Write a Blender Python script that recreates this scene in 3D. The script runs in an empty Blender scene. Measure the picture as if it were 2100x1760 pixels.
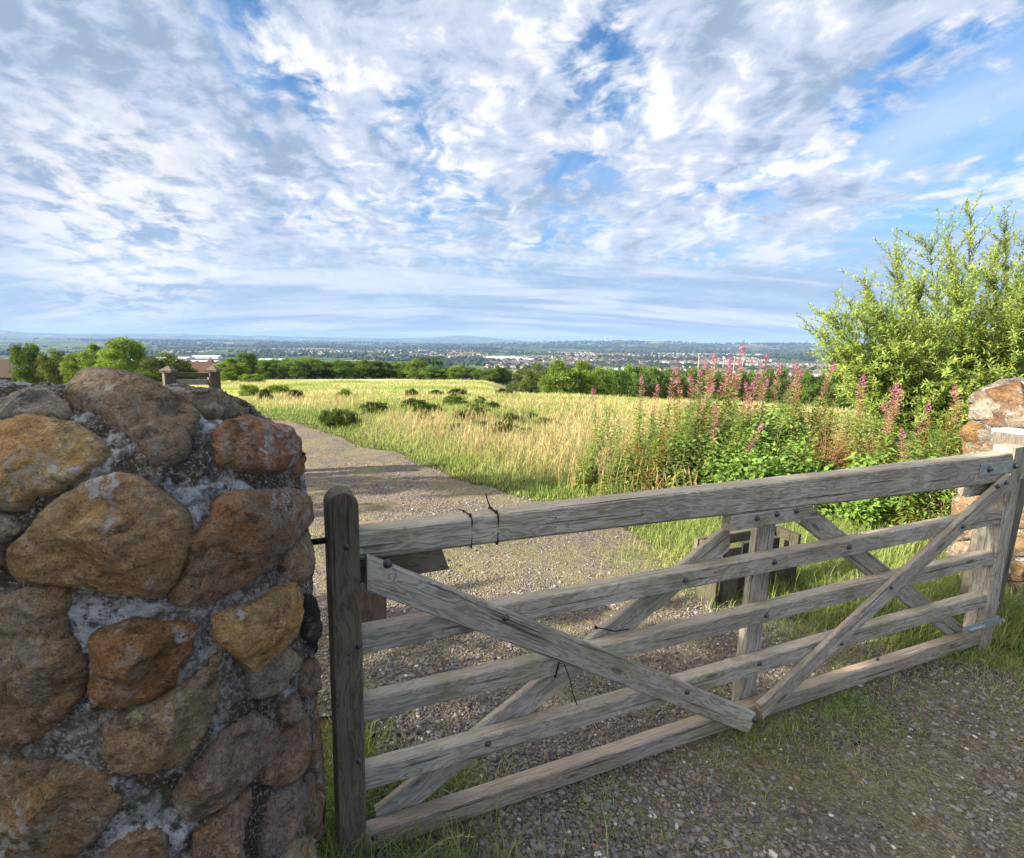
import bpy, math
import numpy as np
from mathutils import Matrix, Vector
R = math.radians
rng = np.random.default_rng(7)
sc = bpy.context.scene
COL = sc.collection

# ------------------------------------------------------------------ camera
TH, RO, EYE = R(9.79), R(0.65), 1.6
cf = np.array([0, math.cos(TH), -math.sin(TH)])
_r = np.array([1., 0, 0]); _u = np.array([0, math.sin(TH), math.cos(TH)])
cr = math.cos(RO)*_r + math.sin(RO)*_u
cu = math.cos(RO)*_u - math.sin(RO)*_r
cd = bpy.data.cameras.new('camera'); cam = bpy.data.objects.new('camera', cd); COL.objects.link(cam)
cam.matrix_world = Matrix(((cr[0], cu[0], -cf[0], 0), (cr[1], cu[1], -cf[1], 0), (cr[2], cu[2], -cf[2], EYE), (0, 0, 0, 1)))
cd.sensor_width = 36; cd.lens = 36*1052/2100; cd.shift_x = 124/2100
cd.clip_start = 0.05; cd.clip_end = 60000
sc.camera = cam
EYEP = np.array([0, 0, EYE])

# ------------------------------------------------------------------ sun, view
SUN_EL, SUN_AZ = R(25), R(14)             # light travels towards +x, a little +y
L = np.array([math.cos(SUN_AZ)*math.cos(SUN_EL), math.sin(SUN_AZ)*math.cos(SUN_EL), -math.sin(SUN_EL)])
sd = bpy.data.lights.new('sun', 'SUN'); sun = bpy.data.objects.new('sun', sd); COL.objects.link(sun)
sd.energy = 5.0; sd.angle = R(0.5); sd.color = (1.0, 0.88, 0.68)
sun.rotation_euler = Vector(L).to_track_quat('-Z', 'Y').to_euler()
sc.view_settings.view_transform = 'Standard'; sc.view_settings.look = 'None'
sc.view_settings.exposure = 1.64; sc.view_settings.gamma = 1
sc.cycles.max_bounces = 6; sc.cycles.diffuse_bounces = 3; sc.cycles.transmission_bounces = 3
sc.cycles.transparent_max_bounces = 6; sc.cycles.volume_bounces = 0
sc.cycles.use_denoising = True


class NT:
    """small helper round a node tree"""
    def __init__(s, nt): s.nt = nt; s.n = nt.nodes; s.l = nt.links
    def node(s, t, **k):
        n = s.n.new(t)
        for a, b in k.items(): setattr(n, a, b)
        return n
    def put(s, sock, v):
        if v is None: return
        if hasattr(v, 'is_output'): s.l.new(v, sock)
        elif isinstance(v, (tuple, list)) and len(v) == 3 and sock.type == 'RGBA': sock.default_value = (*v, 1)
        else: sock.default_value = v
    def m(s, op, a, b=None, c=None, clamp=False):
        n = s.node('ShaderNodeMath', operation=op, use_clamp=clamp)
        s.put(n.inputs[0], a); s.put(n.inputs[1], b); s.put(n.inputs[2], c); return n.outputs[0]
    def v(s, op, a, b=None, c=None):
        n = s.node('ShaderNodeVectorMath', operation=op)
        s.put(n.inputs[0], a)
        if op == 'SCALE': s.put(n.inputs[3], b)
        else: s.put(n.inputs[1], b)
        return n.outputs[1] if op in ('DOT_PRODUCT', 'LENGTH', 'DISTANCE') else n.outputs[0]
    def ss(s, x, lo, hi, a=0., b=1.):
        n = s.node('ShaderNodeMapRange', interpolation_type='SMOOTHSTEP')
        for i, q in enumerate((x, lo, hi, a, b)): s.put(n.inputs[i], q)
        return n.outputs[0]
    def mix(s, f, a, b, mode='MIX'):
        n = s.node('ShaderNodeMix', data_type='RGBA', blend_type=mode, clamp_factor=True)
        s.put(n.inputs[0], f); s.put(n.inputs[6], a); s.put(n.inputs[7], b); return n.outputs[2]
    def noise(s, vec, scale, detail=4, rough=.55, dist=0., out=0):
        n = s.node('ShaderNodeTexNoise')
        s.put(n.inputs['Vector'], vec); s.put(n.inputs['Scale'], scale); s.put(n.inputs['Detail'], detail)
        s.put(n.inputs['Roughness'], rough); s.put(n.inputs['Distortion'], dist); return n.outputs[out]
    def voro(s, vec, scale, feat='F1', out=0, rnd=1.):
        n = s.node('ShaderNodeTexVoronoi', feature=feat)
        s.put(n.inputs['Vector'], vec); s.put(n.inputs['Scale'], scale); s.put(n.inputs['Randomness'], rnd); return n.outputs[out]
    def map(s, vec, scale=(1, 1, 1), rot=(0, 0, 0), loc=(0, 0, 0)):
        n = s.node('ShaderNodeMapping'); s.put(n.inputs[0], vec)
        n.inputs[1].default_value = loc; n.inputs[2].default_value = rot; n.inputs[3].default_value = scale; return n.outputs[0]


def dirpx(X, Y):
    d = cr*(X-926)/1052 - cu*(Y-880)/1052 + cf
    return d/np.linalg.norm(d)

# ------------------------------------------------------------------ world
w = bpy.data.worlds.new('World'); sc.world = w; w.use_nodes = True
T = NT(w.node_tree); T.n.clear()
out = T.node('ShaderNodeOutputWorld'); bg = T.node('ShaderNodeBackground'); bg.inputs[1].default_value = 0.08
sky = T.node('ShaderNodeTexSky', sky_type='NISHITA', sun_disc=False)
sky.sun_elevation = SUN_EL; sky.sun_rotation = math.atan2(-math.cos(SUN_AZ), -math.sin(SUN_AZ)) % (2*math.pi)
sky.altitude = 100; sky.air_density = 1.0; sky.dust_density = 0.6; sky.ozone_density = 2.5
tc = T.node('ShaderNodeTexCoord')
D = T.v('NORMALIZE', tc.outputs['Generated'])
sep = T.node('ShaderNodeSeparateXYZ'); T.l.new(D, sep.inputs[0])
z = T.m('MAXIMUM', sep.outputs[2], 0.004)
cmb0 = T.node('ShaderNodeCombineXYZ'); T.put(cmb0.inputs[0], sep.outputs[0]); T.put(cmb0.inputs[1], sep.outputs[1]); T.put(cmb0.inputs[2], z)
T.l.new(cmb0.outputs[0], sky.inputs[0]) if len(sky.inputs) else None
inv = T.m('DIVIDE', 1., T.m('ADD', z, .20))
cmb = T.node('ShaderNodeCombineXYZ')
T.put(cmb.inputs[0], T.m('MULTIPLY', sep.outputs[0], inv)); T.put(cmb.inputs[1], T.m('MULTIPLY', sep.outputs[1], inv))
uv = cmb.outputs[0]
uvr = T.map(uv, scale=(1.6, 1.45, 1), rot=(0, 0, R(14)))
wv = T.noise(uvr, 2.1, 2, .5, 0, 1)
uvw = T.v('ADD', uvr, T.v('SCALE', T.v('SUBTRACT', wv, (.5, .5, .5)), .30))
def dens(off):
    pw = T.v('ADD', uvw, off) if off else uvw
    return T.m('ADD', T.m('MULTIPLY', T.noise(pw, 1.5, 8, .60), .66), T.m('MULTIPLY', T.noise(pw, 8.5, 4, .58), .34))
d0 = dens(None); d1 = dens((-.06, .02, 0))
# large-scale cover: where the layer is broken (negative) and where it is thick (positive)
def blob(X, Y, rad, amp):
    c = dirpx(X, Y)
    return T.ss(T.v('DOT_PRODUCT', D, tuple(c)), math.cos(R(rad)), 1., 0., amp)
def total(lst):
    o = None
    for b_ in lst: q_ = blob(*b_); o = q_ if o is None else T.m('ADD', o, q_)
    return o
cover = total([(1265, 140, 7, -.11), (1500, 350, 7, -.07), (1660, 280, 6, -.07), (1810, 205, 7, -.11), (1180, 385, 6, -.06), (2080, 60, 11, -.05), (2090, 330, 14, -.055),
               (1850, 420, 12, -.04), (2000, 110, 5, .05), (1700, 330, 6, .05), (500, 70, 6, -.09), (590, 225, 5, -.07), (860, 250, 7, -.08), (960, 460, 7, -.05), (660, 170, 4, -.09),
               (1560, 150, 14, .12), (60, 150, 22, .07), (300, 330, 18, .06), (1050, 150, 10, .08), (680, 90, 7, .07), (1000, 340, 7, .05), (1950, 190, 5, .08), (200, 500, 14, .06)])
dd = T.m('ADD', T.m('ADD', d0, .035), cover)
cov = T.ss(dd, .405, .550)
thick = T.ss(dd, .47, .70)
lit = T.m('ADD', .50, T.m('MULTIPLY', T.m('SUBTRACT', d0, d1), 4.2))
tex = T.noise(uvw, 3.6, 8, .62)
big = T.noise(T.map(uvw, scale=(1.3, .7, 1), loc=(3, 5, 0)), 1.6, 3, .5)
grey = total([(40, 90, 20, .16), (230, 290, 20, .16), (480, 300, 12, .14), (640, 310, 8, .10), (100, 380, 12, .14), (330, 545, 7, .35), (150, 535, 10, .25), (60, 500, 8, .15), (1600, 150, 12, .12), (1090, 200, 14, .08), (1800, 330, 10, .06), (1300, 560, 16, .06)])
bright = total([(600, 110, 7, .16), (1040, 90, 6, .14), (300, 60, 5, .16), (330, 440, 12, .22), (560, 440, 8, .14), (150, 430, 10, .2), (1380, 150, 7, .12), (1450, 300, 7, .12), (1900, 200, 10, .12), (1550, 300, 8, .1), (800, 400, 12, .1)])
shade = T.m('ADD', T.m('MULTIPLY', T.m('SUBTRACT', lit, .5), .9), T.m('ADD', T.m('MULTIPLY', T.m('SUBTRACT', tex, .5), 2.7), T.m('MULTIPLY', T.m('SUBTRACT', big, .5), 2.8)))
shade = T.m('ADD', T.m('ADD', shade, .50), T.m('SUBTRACT', bright, T.m('ADD', grey, T.m('MULTIPLY', thick, .18))))
CL = T.mix(T.ss(shade, -.35, .50), (1.65, 2.15, 2.95), (3.05, 3.4, 4.1)); CL = T.mix(T.ss(shade, .45, .95), CL, (4.75, 4.75, 4.8))
# thin streaks near the horizon
uvs = T.map(uv, scale=(.45, 1.9, 1), rot=(0, 0, R(-4)))
st = T.noise(uvs, 1.3, 6, .6, .3)
low = T.m('SUBTRACT', 1., T.ss(z, .03, .30))
blue = T.mix(1., sky.outputs[0], (.29, .64, .86), 'MULTIPLY')
ci = T.ss(T.noise(T.map(uv, scale=(1.7, .45, 1), rot=(0, 0, R(-30))), 1.2, 6, .6, .2), .38, .72)
base = T.mix(T.m('MULTIPLY', ci, .72), blue, (3.1, 3.75, 4.7))
base = T.mix(T.m('MULTIPLY', T.m('SUBTRACT', 1., T.ss(z, .0, .28)), .80), base, (2.5, 3.0, 3.8))
c1 = T.mix(T.m('MULTIPLY', cov, T.m('ADD', .12, T.m('MULTIPLY', T.ss(z, .03, .22), .84))), base, CL)
vb = T.mix(T.ss(st, .42, .60), (1.75, 2.4, 3.5), (3.7, 4.0, 4.55))
c2 = T.mix(T.m('MULTIPLY', low, T.m('MULTIPLY', T.ss(T.noise(uvs, .8, 5, .6), .32, .54), .88)), c1, vb)
gl = blob(260, 440, 12, .75)
c3 = T.mix(T.m('MULTIPLY', gl, T.ss(T.noise(T.map(uv, scale=(1, .8, 1)), 6.5, 5, .62, .3), .40, .58)), c2, (5.0, 4.95, 4.9))
# bright patch added round the sun, unseen behind the camera, as warm fill light
sg_ = T.ss(T.v('DOT_PRODUCT', D, tuple(-L)), math.cos(R(58)), 1., 0., 1.)
c4 = T.mix(sg_, c3, T.mix(T.ss(T.noise(uvw, 3., 4, .6), .35, .65), (13., 11.8, 10.), (24., 21.5, 18.)))
c4 = T.v("SCALE", c4, .90)
T.l.new(c4, bg.inputs[0]); T.l.new(bg.outputs[0], out.inputs[0])
w.cycles.sampling_method = 'MANUAL'; w.cycles.sample_map_resolution = 256

# ------------------------------------------------------------------ numpy noise
def _h(ix, iy, iz, seed):
    n = (ix*374761393 + iy*668265263 + iz*2147483647 + seed*1274126177) & 0xffffffff
    n = ((n ^ (n >> 13))*1274126177) & 0xffffffff
    n = ((n ^ (n >> 16))*2246822519) & 0xffffffff
    return ((n ^ (n >> 15)) & 0xffffff)/float(0xffffff)
def vn(p, seed=0):
    p = np.asarray(p, float); i = np.floor(p).astype(np.int64); f = p-i; f = f*f*(3-2*f)
    o = 0
    for a in (0, 1):
        for b in (0, 1):
            for c in (0, 1):
                wgt = (f[:, 0] if a else 1-f[:, 0])*(f[:, 1] if b else 1-f[:, 1])*(f[:, 2] if c else 1-f[:, 2])
                o = o + wgt*_h(i[:, 0]+a, i[:, 1]+b, i[:, 2]+c, seed)
    return o*2-1
def fbm(p, seed=0, octv=4, rough=.5):
    p = np.asarray(p, float); o = 0; a = 1; t = 0
    for k in range(octv):
        o = o + a*vn(p*(2.03**k)+k*7.3, seed+k); t += a; a *= rough
    return o/t
def xyz(x, y, z=0.): return np.stack([np.ravel(x), np.ravel(y), np.ravel(np.broadcast_to(z, np.shape(x)))], 1)

# ------------------------------------------------------------------ mesh helpers
def mesh(name, V, F, mats, mi=None, smooth=False, tint=None):
    """V (n,3); F an (m,k) array or a list of such arrays"""
    V = np.asarray(V, np.float32)
    Fs = [np.asarray(q, np.int32) for q in (F if isinstance(F, list) else [F]) if len(q)]
    me = bpy.data.meshes.new(name)
    me.vertices.add(len(V)); me.vertices.foreach_set('co', V.ravel())
    loops = np.concatenate([q.ravel() for q in Fs]); tot = np.concatenate([np.full(len(q), q.shape[1], np.int32) for q in Fs])
    me.loops.add(len(loops)); me.loops.foreach_set('vertex_index', loops)
    me.polygons.add(len(tot)); st_ = np.zeros(len(tot), np.int32); st_[1:] = np.cumsum(tot)[:-1]
    me.polygons.foreach_set('loop_start', st_); me.polygons.foreach_set('loop_total', tot)
    if mi is not None: me.polygons.foreach_set('material_index', np.asarray(mi, np.int32))
    me.polygons.foreach_set('use_smooth', np.full(len(tot), bool(smooth)))
    for m_ in (mats if isinstance(mats, (list, tuple)) else [mats]): me.materials.append(m_)
    if tint is not None:
        a = me.color_attributes.new('tint', 'FLOAT_COLOR', 'POINT')
        c = np.ones((len(V), 4), np.float32); c[:, :3] = tint; a.data.foreach_set('color', c.ravel())
    me.update(); me.validate()
    return me
def link(name, me, parent=None, mw=None, label=None, cat=None, group=None, kind=None):
    o = bpy.data.objects.new(name, me); COL.objects.link(o)
    if parent is not None: o.parent = parent
    if mw is not None: o.matrix_world = mw if parent is None else mw
    if parent is not None and mw is not None:
        o.matrix_parent_inverse = Matrix.Identity(4); o.matrix_local = parent.matrix_world.inverted() @ mw
    tag(o, label, cat, group, kind); return o
def tag(o, label=None, cat=None, group=None, kind=None):
    if label: o['label'] = label
    if cat: o['category'] = cat
    if group: o['group'] = group
    if kind: o['kind'] = kind
    return o
def empty(name, loc, label, cat, group=None, rz=0.):
    o = bpy.data.objects.new(name, None); COL.objects.link(o); o.empty_display_size = .1
    o.matrix_world = Matrix.Translation(Vector(loc)) @ Matrix.Rotation(rz, 4, 'Z')
    return tag(o, label, cat, group)
class Bag:
    """collects vertices and faces (quads and tris)"""
    def __init__(s): s.V = []; s.Q = []; s.T3 = []; s.n = 0; s.C = []
    def add(s, V, Q=None, T3=None, C=None):
        V = np.asarray(V, float)
        if Q is not None and len(Q): s.Q.append(np.asarray(Q)+s.n)
        if T3 is not None and len(T3): s.T3.append(np.asarray(T3)+s.n)
        s.V.append(V); s.n += len(V)
        s.C.append(np.broadcast_to(np.asarray(C if C is not None else (1, 1, 1), float), (len(V), 3)))
    def me(s, name, mats, smooth=False, tint=True):
        F = []
        if s.Q: F.append(np.concatenate(s.Q))
        if s.T3: F.append(np.concatenate(s.T3))
        return mesh(name, np.concatenate(s.V), F, mats, smooth=smooth, tint=np.concatenate(s.C) if tint else None)
def box(c, h, M=None):
    V = np.array([(x, y, z) for z in (-1, 1) for y in (-1, 1) for x in (-1, 1)], float)*np.array(h)
    if M is not None: V = V @ np.asarray(M).T
    V = V+np.array(c)
    Q = [(0, 2, 3, 1), (4, 5, 7, 6), (0, 1, 5, 4), (2, 6, 7, 3), (0, 4, 6, 2), (1, 3, 7, 5)]
    return V, Q
def tube(pts, rad, seg=6, cap=True):
    pts = np.asarray(pts, float); n = len(pts); rad = np.broadcast_to(rad, (n,))
    t = np.gradient(pts, axis=0); t /= np.linalg.norm(t, axis=1)[:, None]+1e-9
    ref = np.array([0, 0, 1.]) if abs(t[:, 2]).mean() < .8 else np.array([1., 0, 0])
    a = np.cross(t, ref); a /= np.linalg.norm(a, axis=1)[:, None]+1e-9; b = np.cross(t, a)
    th = np.arange(seg)*2*math.pi/seg
    V = (pts[:, None]+rad[:, None, None]*(np.cos(th)[None, :, None]*a[:, None]+np.sin(th)[None, :, None]*b[:, None])).reshape(-1, 3)
    Q = [(i*seg+k, i*seg+(k+1) % seg, (i+1)*seg+(k+1) % seg, (i+1)*seg+k) for i in range(n-1) for k in range(seg)]
    T3 = []
    if cap:
        V = np.vstack([V, pts[0], pts[-1]])
        T3 = [(n*seg, (k+1) % seg, k) for k in range(seg)]+[(n*seg+1, (n-1)*seg+k, (n-1)*seg+(k+1) % seg) for k in range(seg)]
    return V, Q, T3
def unit(v): v = np.asarray(v, float); return v/(np.linalg.norm(v, axis=-1, keepdims=True)+1e-12)
def leaves(P, Dv, N, Ln, Wd, C, fold=.25, curl=.15):
    """leaf blades: base P, direction Dv, normal N, length, width, colour -> V, tris, colours (5 verts, 4 tris each)"""
    n = len(P); Dv = unit(Dv); S = unit(np.cross(Dv, N)); N = np.cross(S, Dv)
    Ln = np.broadcast_to(Ln, (n,))[:, None]; Wd = np.broadcast_to(Wd, (n,))[:, None]
    mid = P+Dv*Ln*.45
    V = np.stack([P, mid+S*Wd*.5+N*Wd*fold, mid, mid-S*Wd*.5+N*Wd*fold, P+Dv*Ln-N*Ln*curl], 1).reshape(-1, 3)
    b = np.arange(n)[:, None]*5
    T3 = np.concatenate([b+np.array([[0, 1, 2]]), b+np.array([[0, 2, 3]]), b+np.array([[1, 4, 2]]), b+np.array([[2, 4, 3]])])
    return V, T3, np.repeat(np.broadcast_to(C, (n, 3)), 5, axis=0)

# ------------------------------------------------------------------ materials
def newmat(name):
    m = bpy.data.materials.new(name); m.use_nodes = True; t = NT(m.node_tree); t.n.clear()
    o = t.node('ShaderNodeOutputMaterial'); p = t.node('ShaderNodeBsdfPrincipled'); t.l.new(p.outputs[0], o.inputs[0])
    p.inputs['Specular IOR Level'].default_value = .25; p.inputs['Roughness'].default_value = .85
    return m, t, p, o
def bump(t, p, h, dist=.01, strength=.6):
    b = t.node('ShaderNodeBump'); b.inputs['Strength'].default_value = strength; b.inputs['Distance'].default_value = dist
    t.put(b.inputs['Height'], h); t.l.new(b.outputs[0], p.inputs['Normal'])
def tintmat(name, transl=.3, rough=.7, spec=.2, var=.25, bright=1.):
    m, t, p, o = newmat(name)
    a = t.node('ShaderNodeAttribute', attribute_name='tint'); oi = t.node('ShaderNodeObjectInfo')
    f = t.m('ADD', bright*(1-var/2), t.m('MULTIPLY', oi.outputs['Random'], var*bright))
    c = t.v('SCALE', a.outputs['Color'], f); t.l.new(c, p.inputs['Base Color'])
    p.inputs['Roughness'].default_value = rough; p.inputs['Specular IOR Level'].default_value = spec
    if transl:
        tr = t.node('ShaderNodeBsdfTranslucent'); mx = t.node('ShaderNodeMixShader'); mx.inputs[0].default_value = transl
        t.l.new(t.mix(.5, c, (.9, 1, .25), 'MULTIPLY'), tr.inputs[0]); t.l.new(c, tr.inputs[0])
        t.l.new(p.outputs[0], mx.inputs[1]); t.l.new(tr.outputs[0], mx.inputs[2]); t.l.new(mx.outputs[0], o.inputs[0])
    return m
M_leaf = tintmat('leaf', .48)
M_tree = tintmat('tree_leaf', .38, var=.4)
M_grass = tintmat('grass_blade', .40, spec=.1)
M_bark = tintmat('bark', 0)
M_stem = tintmat('stem', 0, spec=.1)
M_petal = tintmat('petal', .4, var=.2)
M_pebble = tintmat('pebble', 0, rough=.8, spec=.3)
M_far = tintmat('far_foliage', .1, var=.3)

def wood_mat(name, dark, mid, light, algae=.25):
    m, t, p, o = newmat(name)
    tc = t.node('ShaderNodeTexCoord'); oi = t.node('ShaderNodeObjectInfo')
    off = t.node('ShaderNodeCombineXYZ'); t.put(off.inputs[0], t.m('MULTIPLY', oi.outputs['Random'], 37.)); t.put(off.inputs[1], t.m('MULTIPLY', oi.outputs['Random'], 3.1)); t.put(off.inputs[2], t.m('MULTIPLY', oi.outputs['Random'], 1.7))
    q = t.v('ADD', tc.outputs['Object'], off.outputs[0])
    # knots bend the grain
    kn = t.voro(t.map(q, (2.6, 9, 9)), 1.)
    kb = t.ss(kn, .0, .32, 1., 0.)
    wq = t.v('ADD', t.map(q, (1.2, 26, 26)), t.v('SCALE', t.v('SUBTRACT', t.noise(t.map(q, (3, 9, 9)), 1.0, 2, .5, 0, 1), (.5, .5, .5)), 3.2))
    wv = t.noise(wq, 1.0, 4, .6)
    ring = t.m('SINE', t.m('MULTIPLY', t.m('ADD', wv, t.m('MULTIPLY', kb, .35)), 42.))
    fine = t.noise(t.map(q, (5, 190, 190)), 1., 3, .6)
    crack = t.ss(t.noise(t.map(q, (1.6, 75, 75)), 1., 3, .65), .60, .68)
    patch = t.noise(q, 3.5, 4, .6)
    c = t.mix(t.ss(patch, .3, .7), mid, light)
    c = t.mix(t.m('MULTIPLY', t.ss(ring, -.2, 1.), .50), c, dark)
    c = t.mix(t.m('MULTIPLY', t.ss(fine, .45, .75), .5), c, dark)
    c = t.mix(t.m('MULTIPLY', crack, .8), c, tuple(x*.30 for x in dark))
    c = t.mix(t.m('MULTIPLY', t.ss(kn, .05, .13, 1., 0.), .75), c, tuple(x*.55 for x in dark))
    c = t.mix(t.m('MULTIPLY', t.ss(t.noise(t.v('ADD', q, (5, 2, 1)), 4.2, 5, .65), .50, .72), algae), c, (.13, .16, .055))
    c = t.mix(t.m('MULTIPLY', t.ss(t.noise(t.v('ADD', q, (1, 9, 4)), 2.2, 4, .6), .55, .75), .35), c, (.20, .13, .075))
    ge = t.node('ShaderNodeNewGeometry'); gs_ = t.node('ShaderNodeSeparateXYZ'); t.l.new(ge.outputs['Normal'], gs_.inputs[0])  # upward faces bleached paler, partly painting in the skylight on them
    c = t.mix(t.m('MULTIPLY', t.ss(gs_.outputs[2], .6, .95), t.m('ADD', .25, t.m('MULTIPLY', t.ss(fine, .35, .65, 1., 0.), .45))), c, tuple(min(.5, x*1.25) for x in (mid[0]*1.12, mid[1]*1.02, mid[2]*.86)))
    nh = t.voro(t.v('ADD', t.map(q, (1, 1.4, 1.4)), (.3, .2, .1)), 7.5); c = t.mix(t.m('MULTIPLY', t.ss(nh, .025, .04, 1., 0.), .85), c, (.02, .017, .014))
    t.l.new(c, p.inputs['Base Color']); p.inputs['Roughness'].default_value = .8
    h = t.m('SUBTRACT', t.m('ADD', t.m('MULTIPLY', fine, .5), t.m('MULTIPLY', ring, .22)), t.m('MULTIPLY', crack, 1.2))
    bump(t, p, h, .0022, .8)
    return m
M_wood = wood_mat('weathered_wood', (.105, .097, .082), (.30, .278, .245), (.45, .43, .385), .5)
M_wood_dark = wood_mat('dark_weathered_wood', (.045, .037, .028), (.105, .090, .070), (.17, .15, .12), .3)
M_wood_darker = wood_mat('dark_board_wood', (.020, .018, .014), (.05, .046, .036), (.085, .08, .062), .5)  # darkest wood tone, for the boards of the box
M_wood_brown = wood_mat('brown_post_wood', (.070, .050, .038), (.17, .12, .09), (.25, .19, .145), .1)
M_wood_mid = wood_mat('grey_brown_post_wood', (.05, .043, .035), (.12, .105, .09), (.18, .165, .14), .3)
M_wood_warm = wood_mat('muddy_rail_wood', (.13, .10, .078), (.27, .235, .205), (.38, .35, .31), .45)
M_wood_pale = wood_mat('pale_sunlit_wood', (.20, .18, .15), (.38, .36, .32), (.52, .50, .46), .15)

def stone_mat(name):
    m, t, p, o = newmat(name)
    tc = t.node('ShaderNodeTexCoord'); oi = t.node('ShaderNodeObjectInfo')
    q = t.v('ADD', tc.outputs['Object'], t.v('SCALE', oi.outputs['Location'], 0.))
    ro_ = t.node('ShaderNodeCombineXYZ'); t.put(ro_.inputs[0], t.m('MULTIPLY', oi.outputs['Random'], 17.)); t.put(ro_.inputs[1], t.m('MULTIPLY', oi.outputs['Random'], 5.3)); q = t.v('ADD', tc.outputs['Object'], ro_.outputs[0])
    base = oi.outputs['Color']
    n1 = t.noise(q, 6., 7, .68, .5); n2 = t.noise(q, 30., 7, .78); n3 = t.noise(t.map(q, (1, 1, 2.2), (R(25), R(12), 0)), 13., 7, .74, .3); n4 = t.noise(q, 95., 5, .75)
    rust = t.mix(1., base, (1.30, 1.0, .62), 'MULTIPLY'); darkc = t.mix(1., base, (.30, .28, .28), 'MULTIPLY'); pale = t.mix(1., base, (1.55, 1.65, 1.7), 'MULTIPLY'); gry = (.20, .19, .175)
    c = t.mix(t.m('MULTIPLY', t.ss(n1, .44, .60), t.m('FRACT', t.m('MULTIPLY', oi.outputs['Random'], 7.3))), base, rust)
    c = t.mix(t.m('MULTIPLY', t.ss(t.noise(t.v('ADD', q, (2, 8, 1)), 8., 6, .7), .48, .62), .55), c, gry)
    c = t.mix(t.m('MULTIPLY', t.ss(n3, .50, .62), .75), c, darkc)
    c = t.mix(t.m('MULTIPLY', t.ss(n2, .50, .62), .75), c, pale)
    c = t.mix(t.m('MULTIPLY', t.ss(n4, .52, .64), .65), c, darkc)
    pit = t.ss(n4, .30, .40, 1., 0.)
    c = t.mix(t.m('MULTIPLY', pit, .45), c, pale)
    n5 = t.noise(q, 260., 4, .8)
    c = t.mix(t.m('MULTIPLY', t.ss(n5, .54, .62), .6), c, t.mix(1., c, (.35, .33, .33), 'MULTIPLY')); c = t.mix(t.m('MULTIPLY', t.ss(n5, .40, .46, 1., 0.), .5), c, t.mix(1., c, (1.7, 1.7, 1.65), 'MULTIPLY'))
    lm = t.m('MULTIPLY', t.ss(t.noise(q, 4.8, 5, .65), .50, .60), t.ss(t.noise(q, 55., 6, .8), .47, .56))
    c = t.mix(t.m('MULTIPLY', lm, t.m('ADD', .25, t.m('MULTIPLY', oi.outputs['Alpha'], .7))), c, (.50, .50, .47))
    wp = t.m('MULTIPLY', t.ss(t.noise(t.v('ADD', q, (3, 3, 3)), 7., 3, .6), .63, .68), t.ss(t.noise(q, 75., 4, .7), .44, .52))
    c = t.mix(t.m('MULTIPLY', wp, .8), c, (.60, .62, .65))
    t.l.new(c, p.inputs['Base Color']); p.inputs['Roughness'].default_value = .9
    h = t.m('ADD', t.m('ADD', t.m('MULTIPLY', n2, 1.1), t.m('MULTIPLY', n3, 1.2)), t.m('ADD', t.m('MULTIPLY', n4, .9), t.m('MULTIPLY', n5, .35)))
    bump(t, p, h, .020, 1.)
    return m
M_stone = stone_mat('field_stone')
def mortar_mat():
    m, t, p, o = newmat('rough_mortar')
    q = t.node('ShaderNodeTexCoord').outputs['Object']
    n1 = t.noise(q, 5., 5, .65, .3); n2 = t.noise(q, 38., 6, .75); n3 = t.noise(q, 120., 4, .7)
    c = t.mix(t.ss(n1, .42, .56), (.085, .065, .05), (.39, .385, .375))
    c = t.mix(t.m('MULTIPLY', t.ss(n2, .44, .60, 1., 0.), .8), c, (.06, .045, .036))
    c = t.mix(t.m('MULTIPLY', t.ss(n3, .52, .64), .65), c, (.50, .49, .48))
    c = t.mix(t.m('MULTIPLY', t.ss(t.noise(t.v('ADD', q, (4, 1, 7)), 4.6, 5, .65), .55, .63), t.ss(n2, .40, .54)), c, (.50, .54, .60))
    c = t.mix(t.m('MULTIPLY', t.ss(t.noise(t.v('ADD', q, (1, 1, 2)), 9., 4, .6), .60, .70), .5), c, (.06, .085, .03))
    t.l.new(c, p.inputs['Base Color']); p.inputs['Roughness'].default_value = .95
    bump(t, p, t.m('ADD', t.m('MULTIPLY', n2, 1.4), n3), .014, 1.)
    return m
M_mortar = mortar_mat()
def simple(name, col, rough=.5, metal=0., noise_amt=.3, scale=30., bmp=.0):
    m, t, p, o = newmat(name)
    q = t.node('ShaderNodeTexCoord').outputs['Object']
    c = t.mix(t.ss(t.noise(q, scale, 4, .6), .35, .7), tuple(x*(1-noise_amt) for x in col), tuple(min(1, x*(1+noise_amt)) for x in col))
    t.l.new(c, p.inputs['Base Color']); p.inputs['Roughness'].default_value = rough; p.inputs['Metallic'].default_value = metal
    if bmp: bump(t, p, t.noise(q, scale*2, 4, .6), bmp, .5)
    return m
M_galv = simple('galvanised_steel', (.36, .40, .44), .45, .55, .22, 40)
M_bolt = simple('bolt_steel', (.085, .092, .10), .45, .5, .35, 120)
M_black = simple('black_plastic', (.012, .012, .014), .45, 0, .2)
M_white = simple('white_paint', (.36, .37, .38), .6, 0, .06)
M_rust = simple('rusty_iron', (.05, .035, .028), .8, .2, .4, 60)

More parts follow.
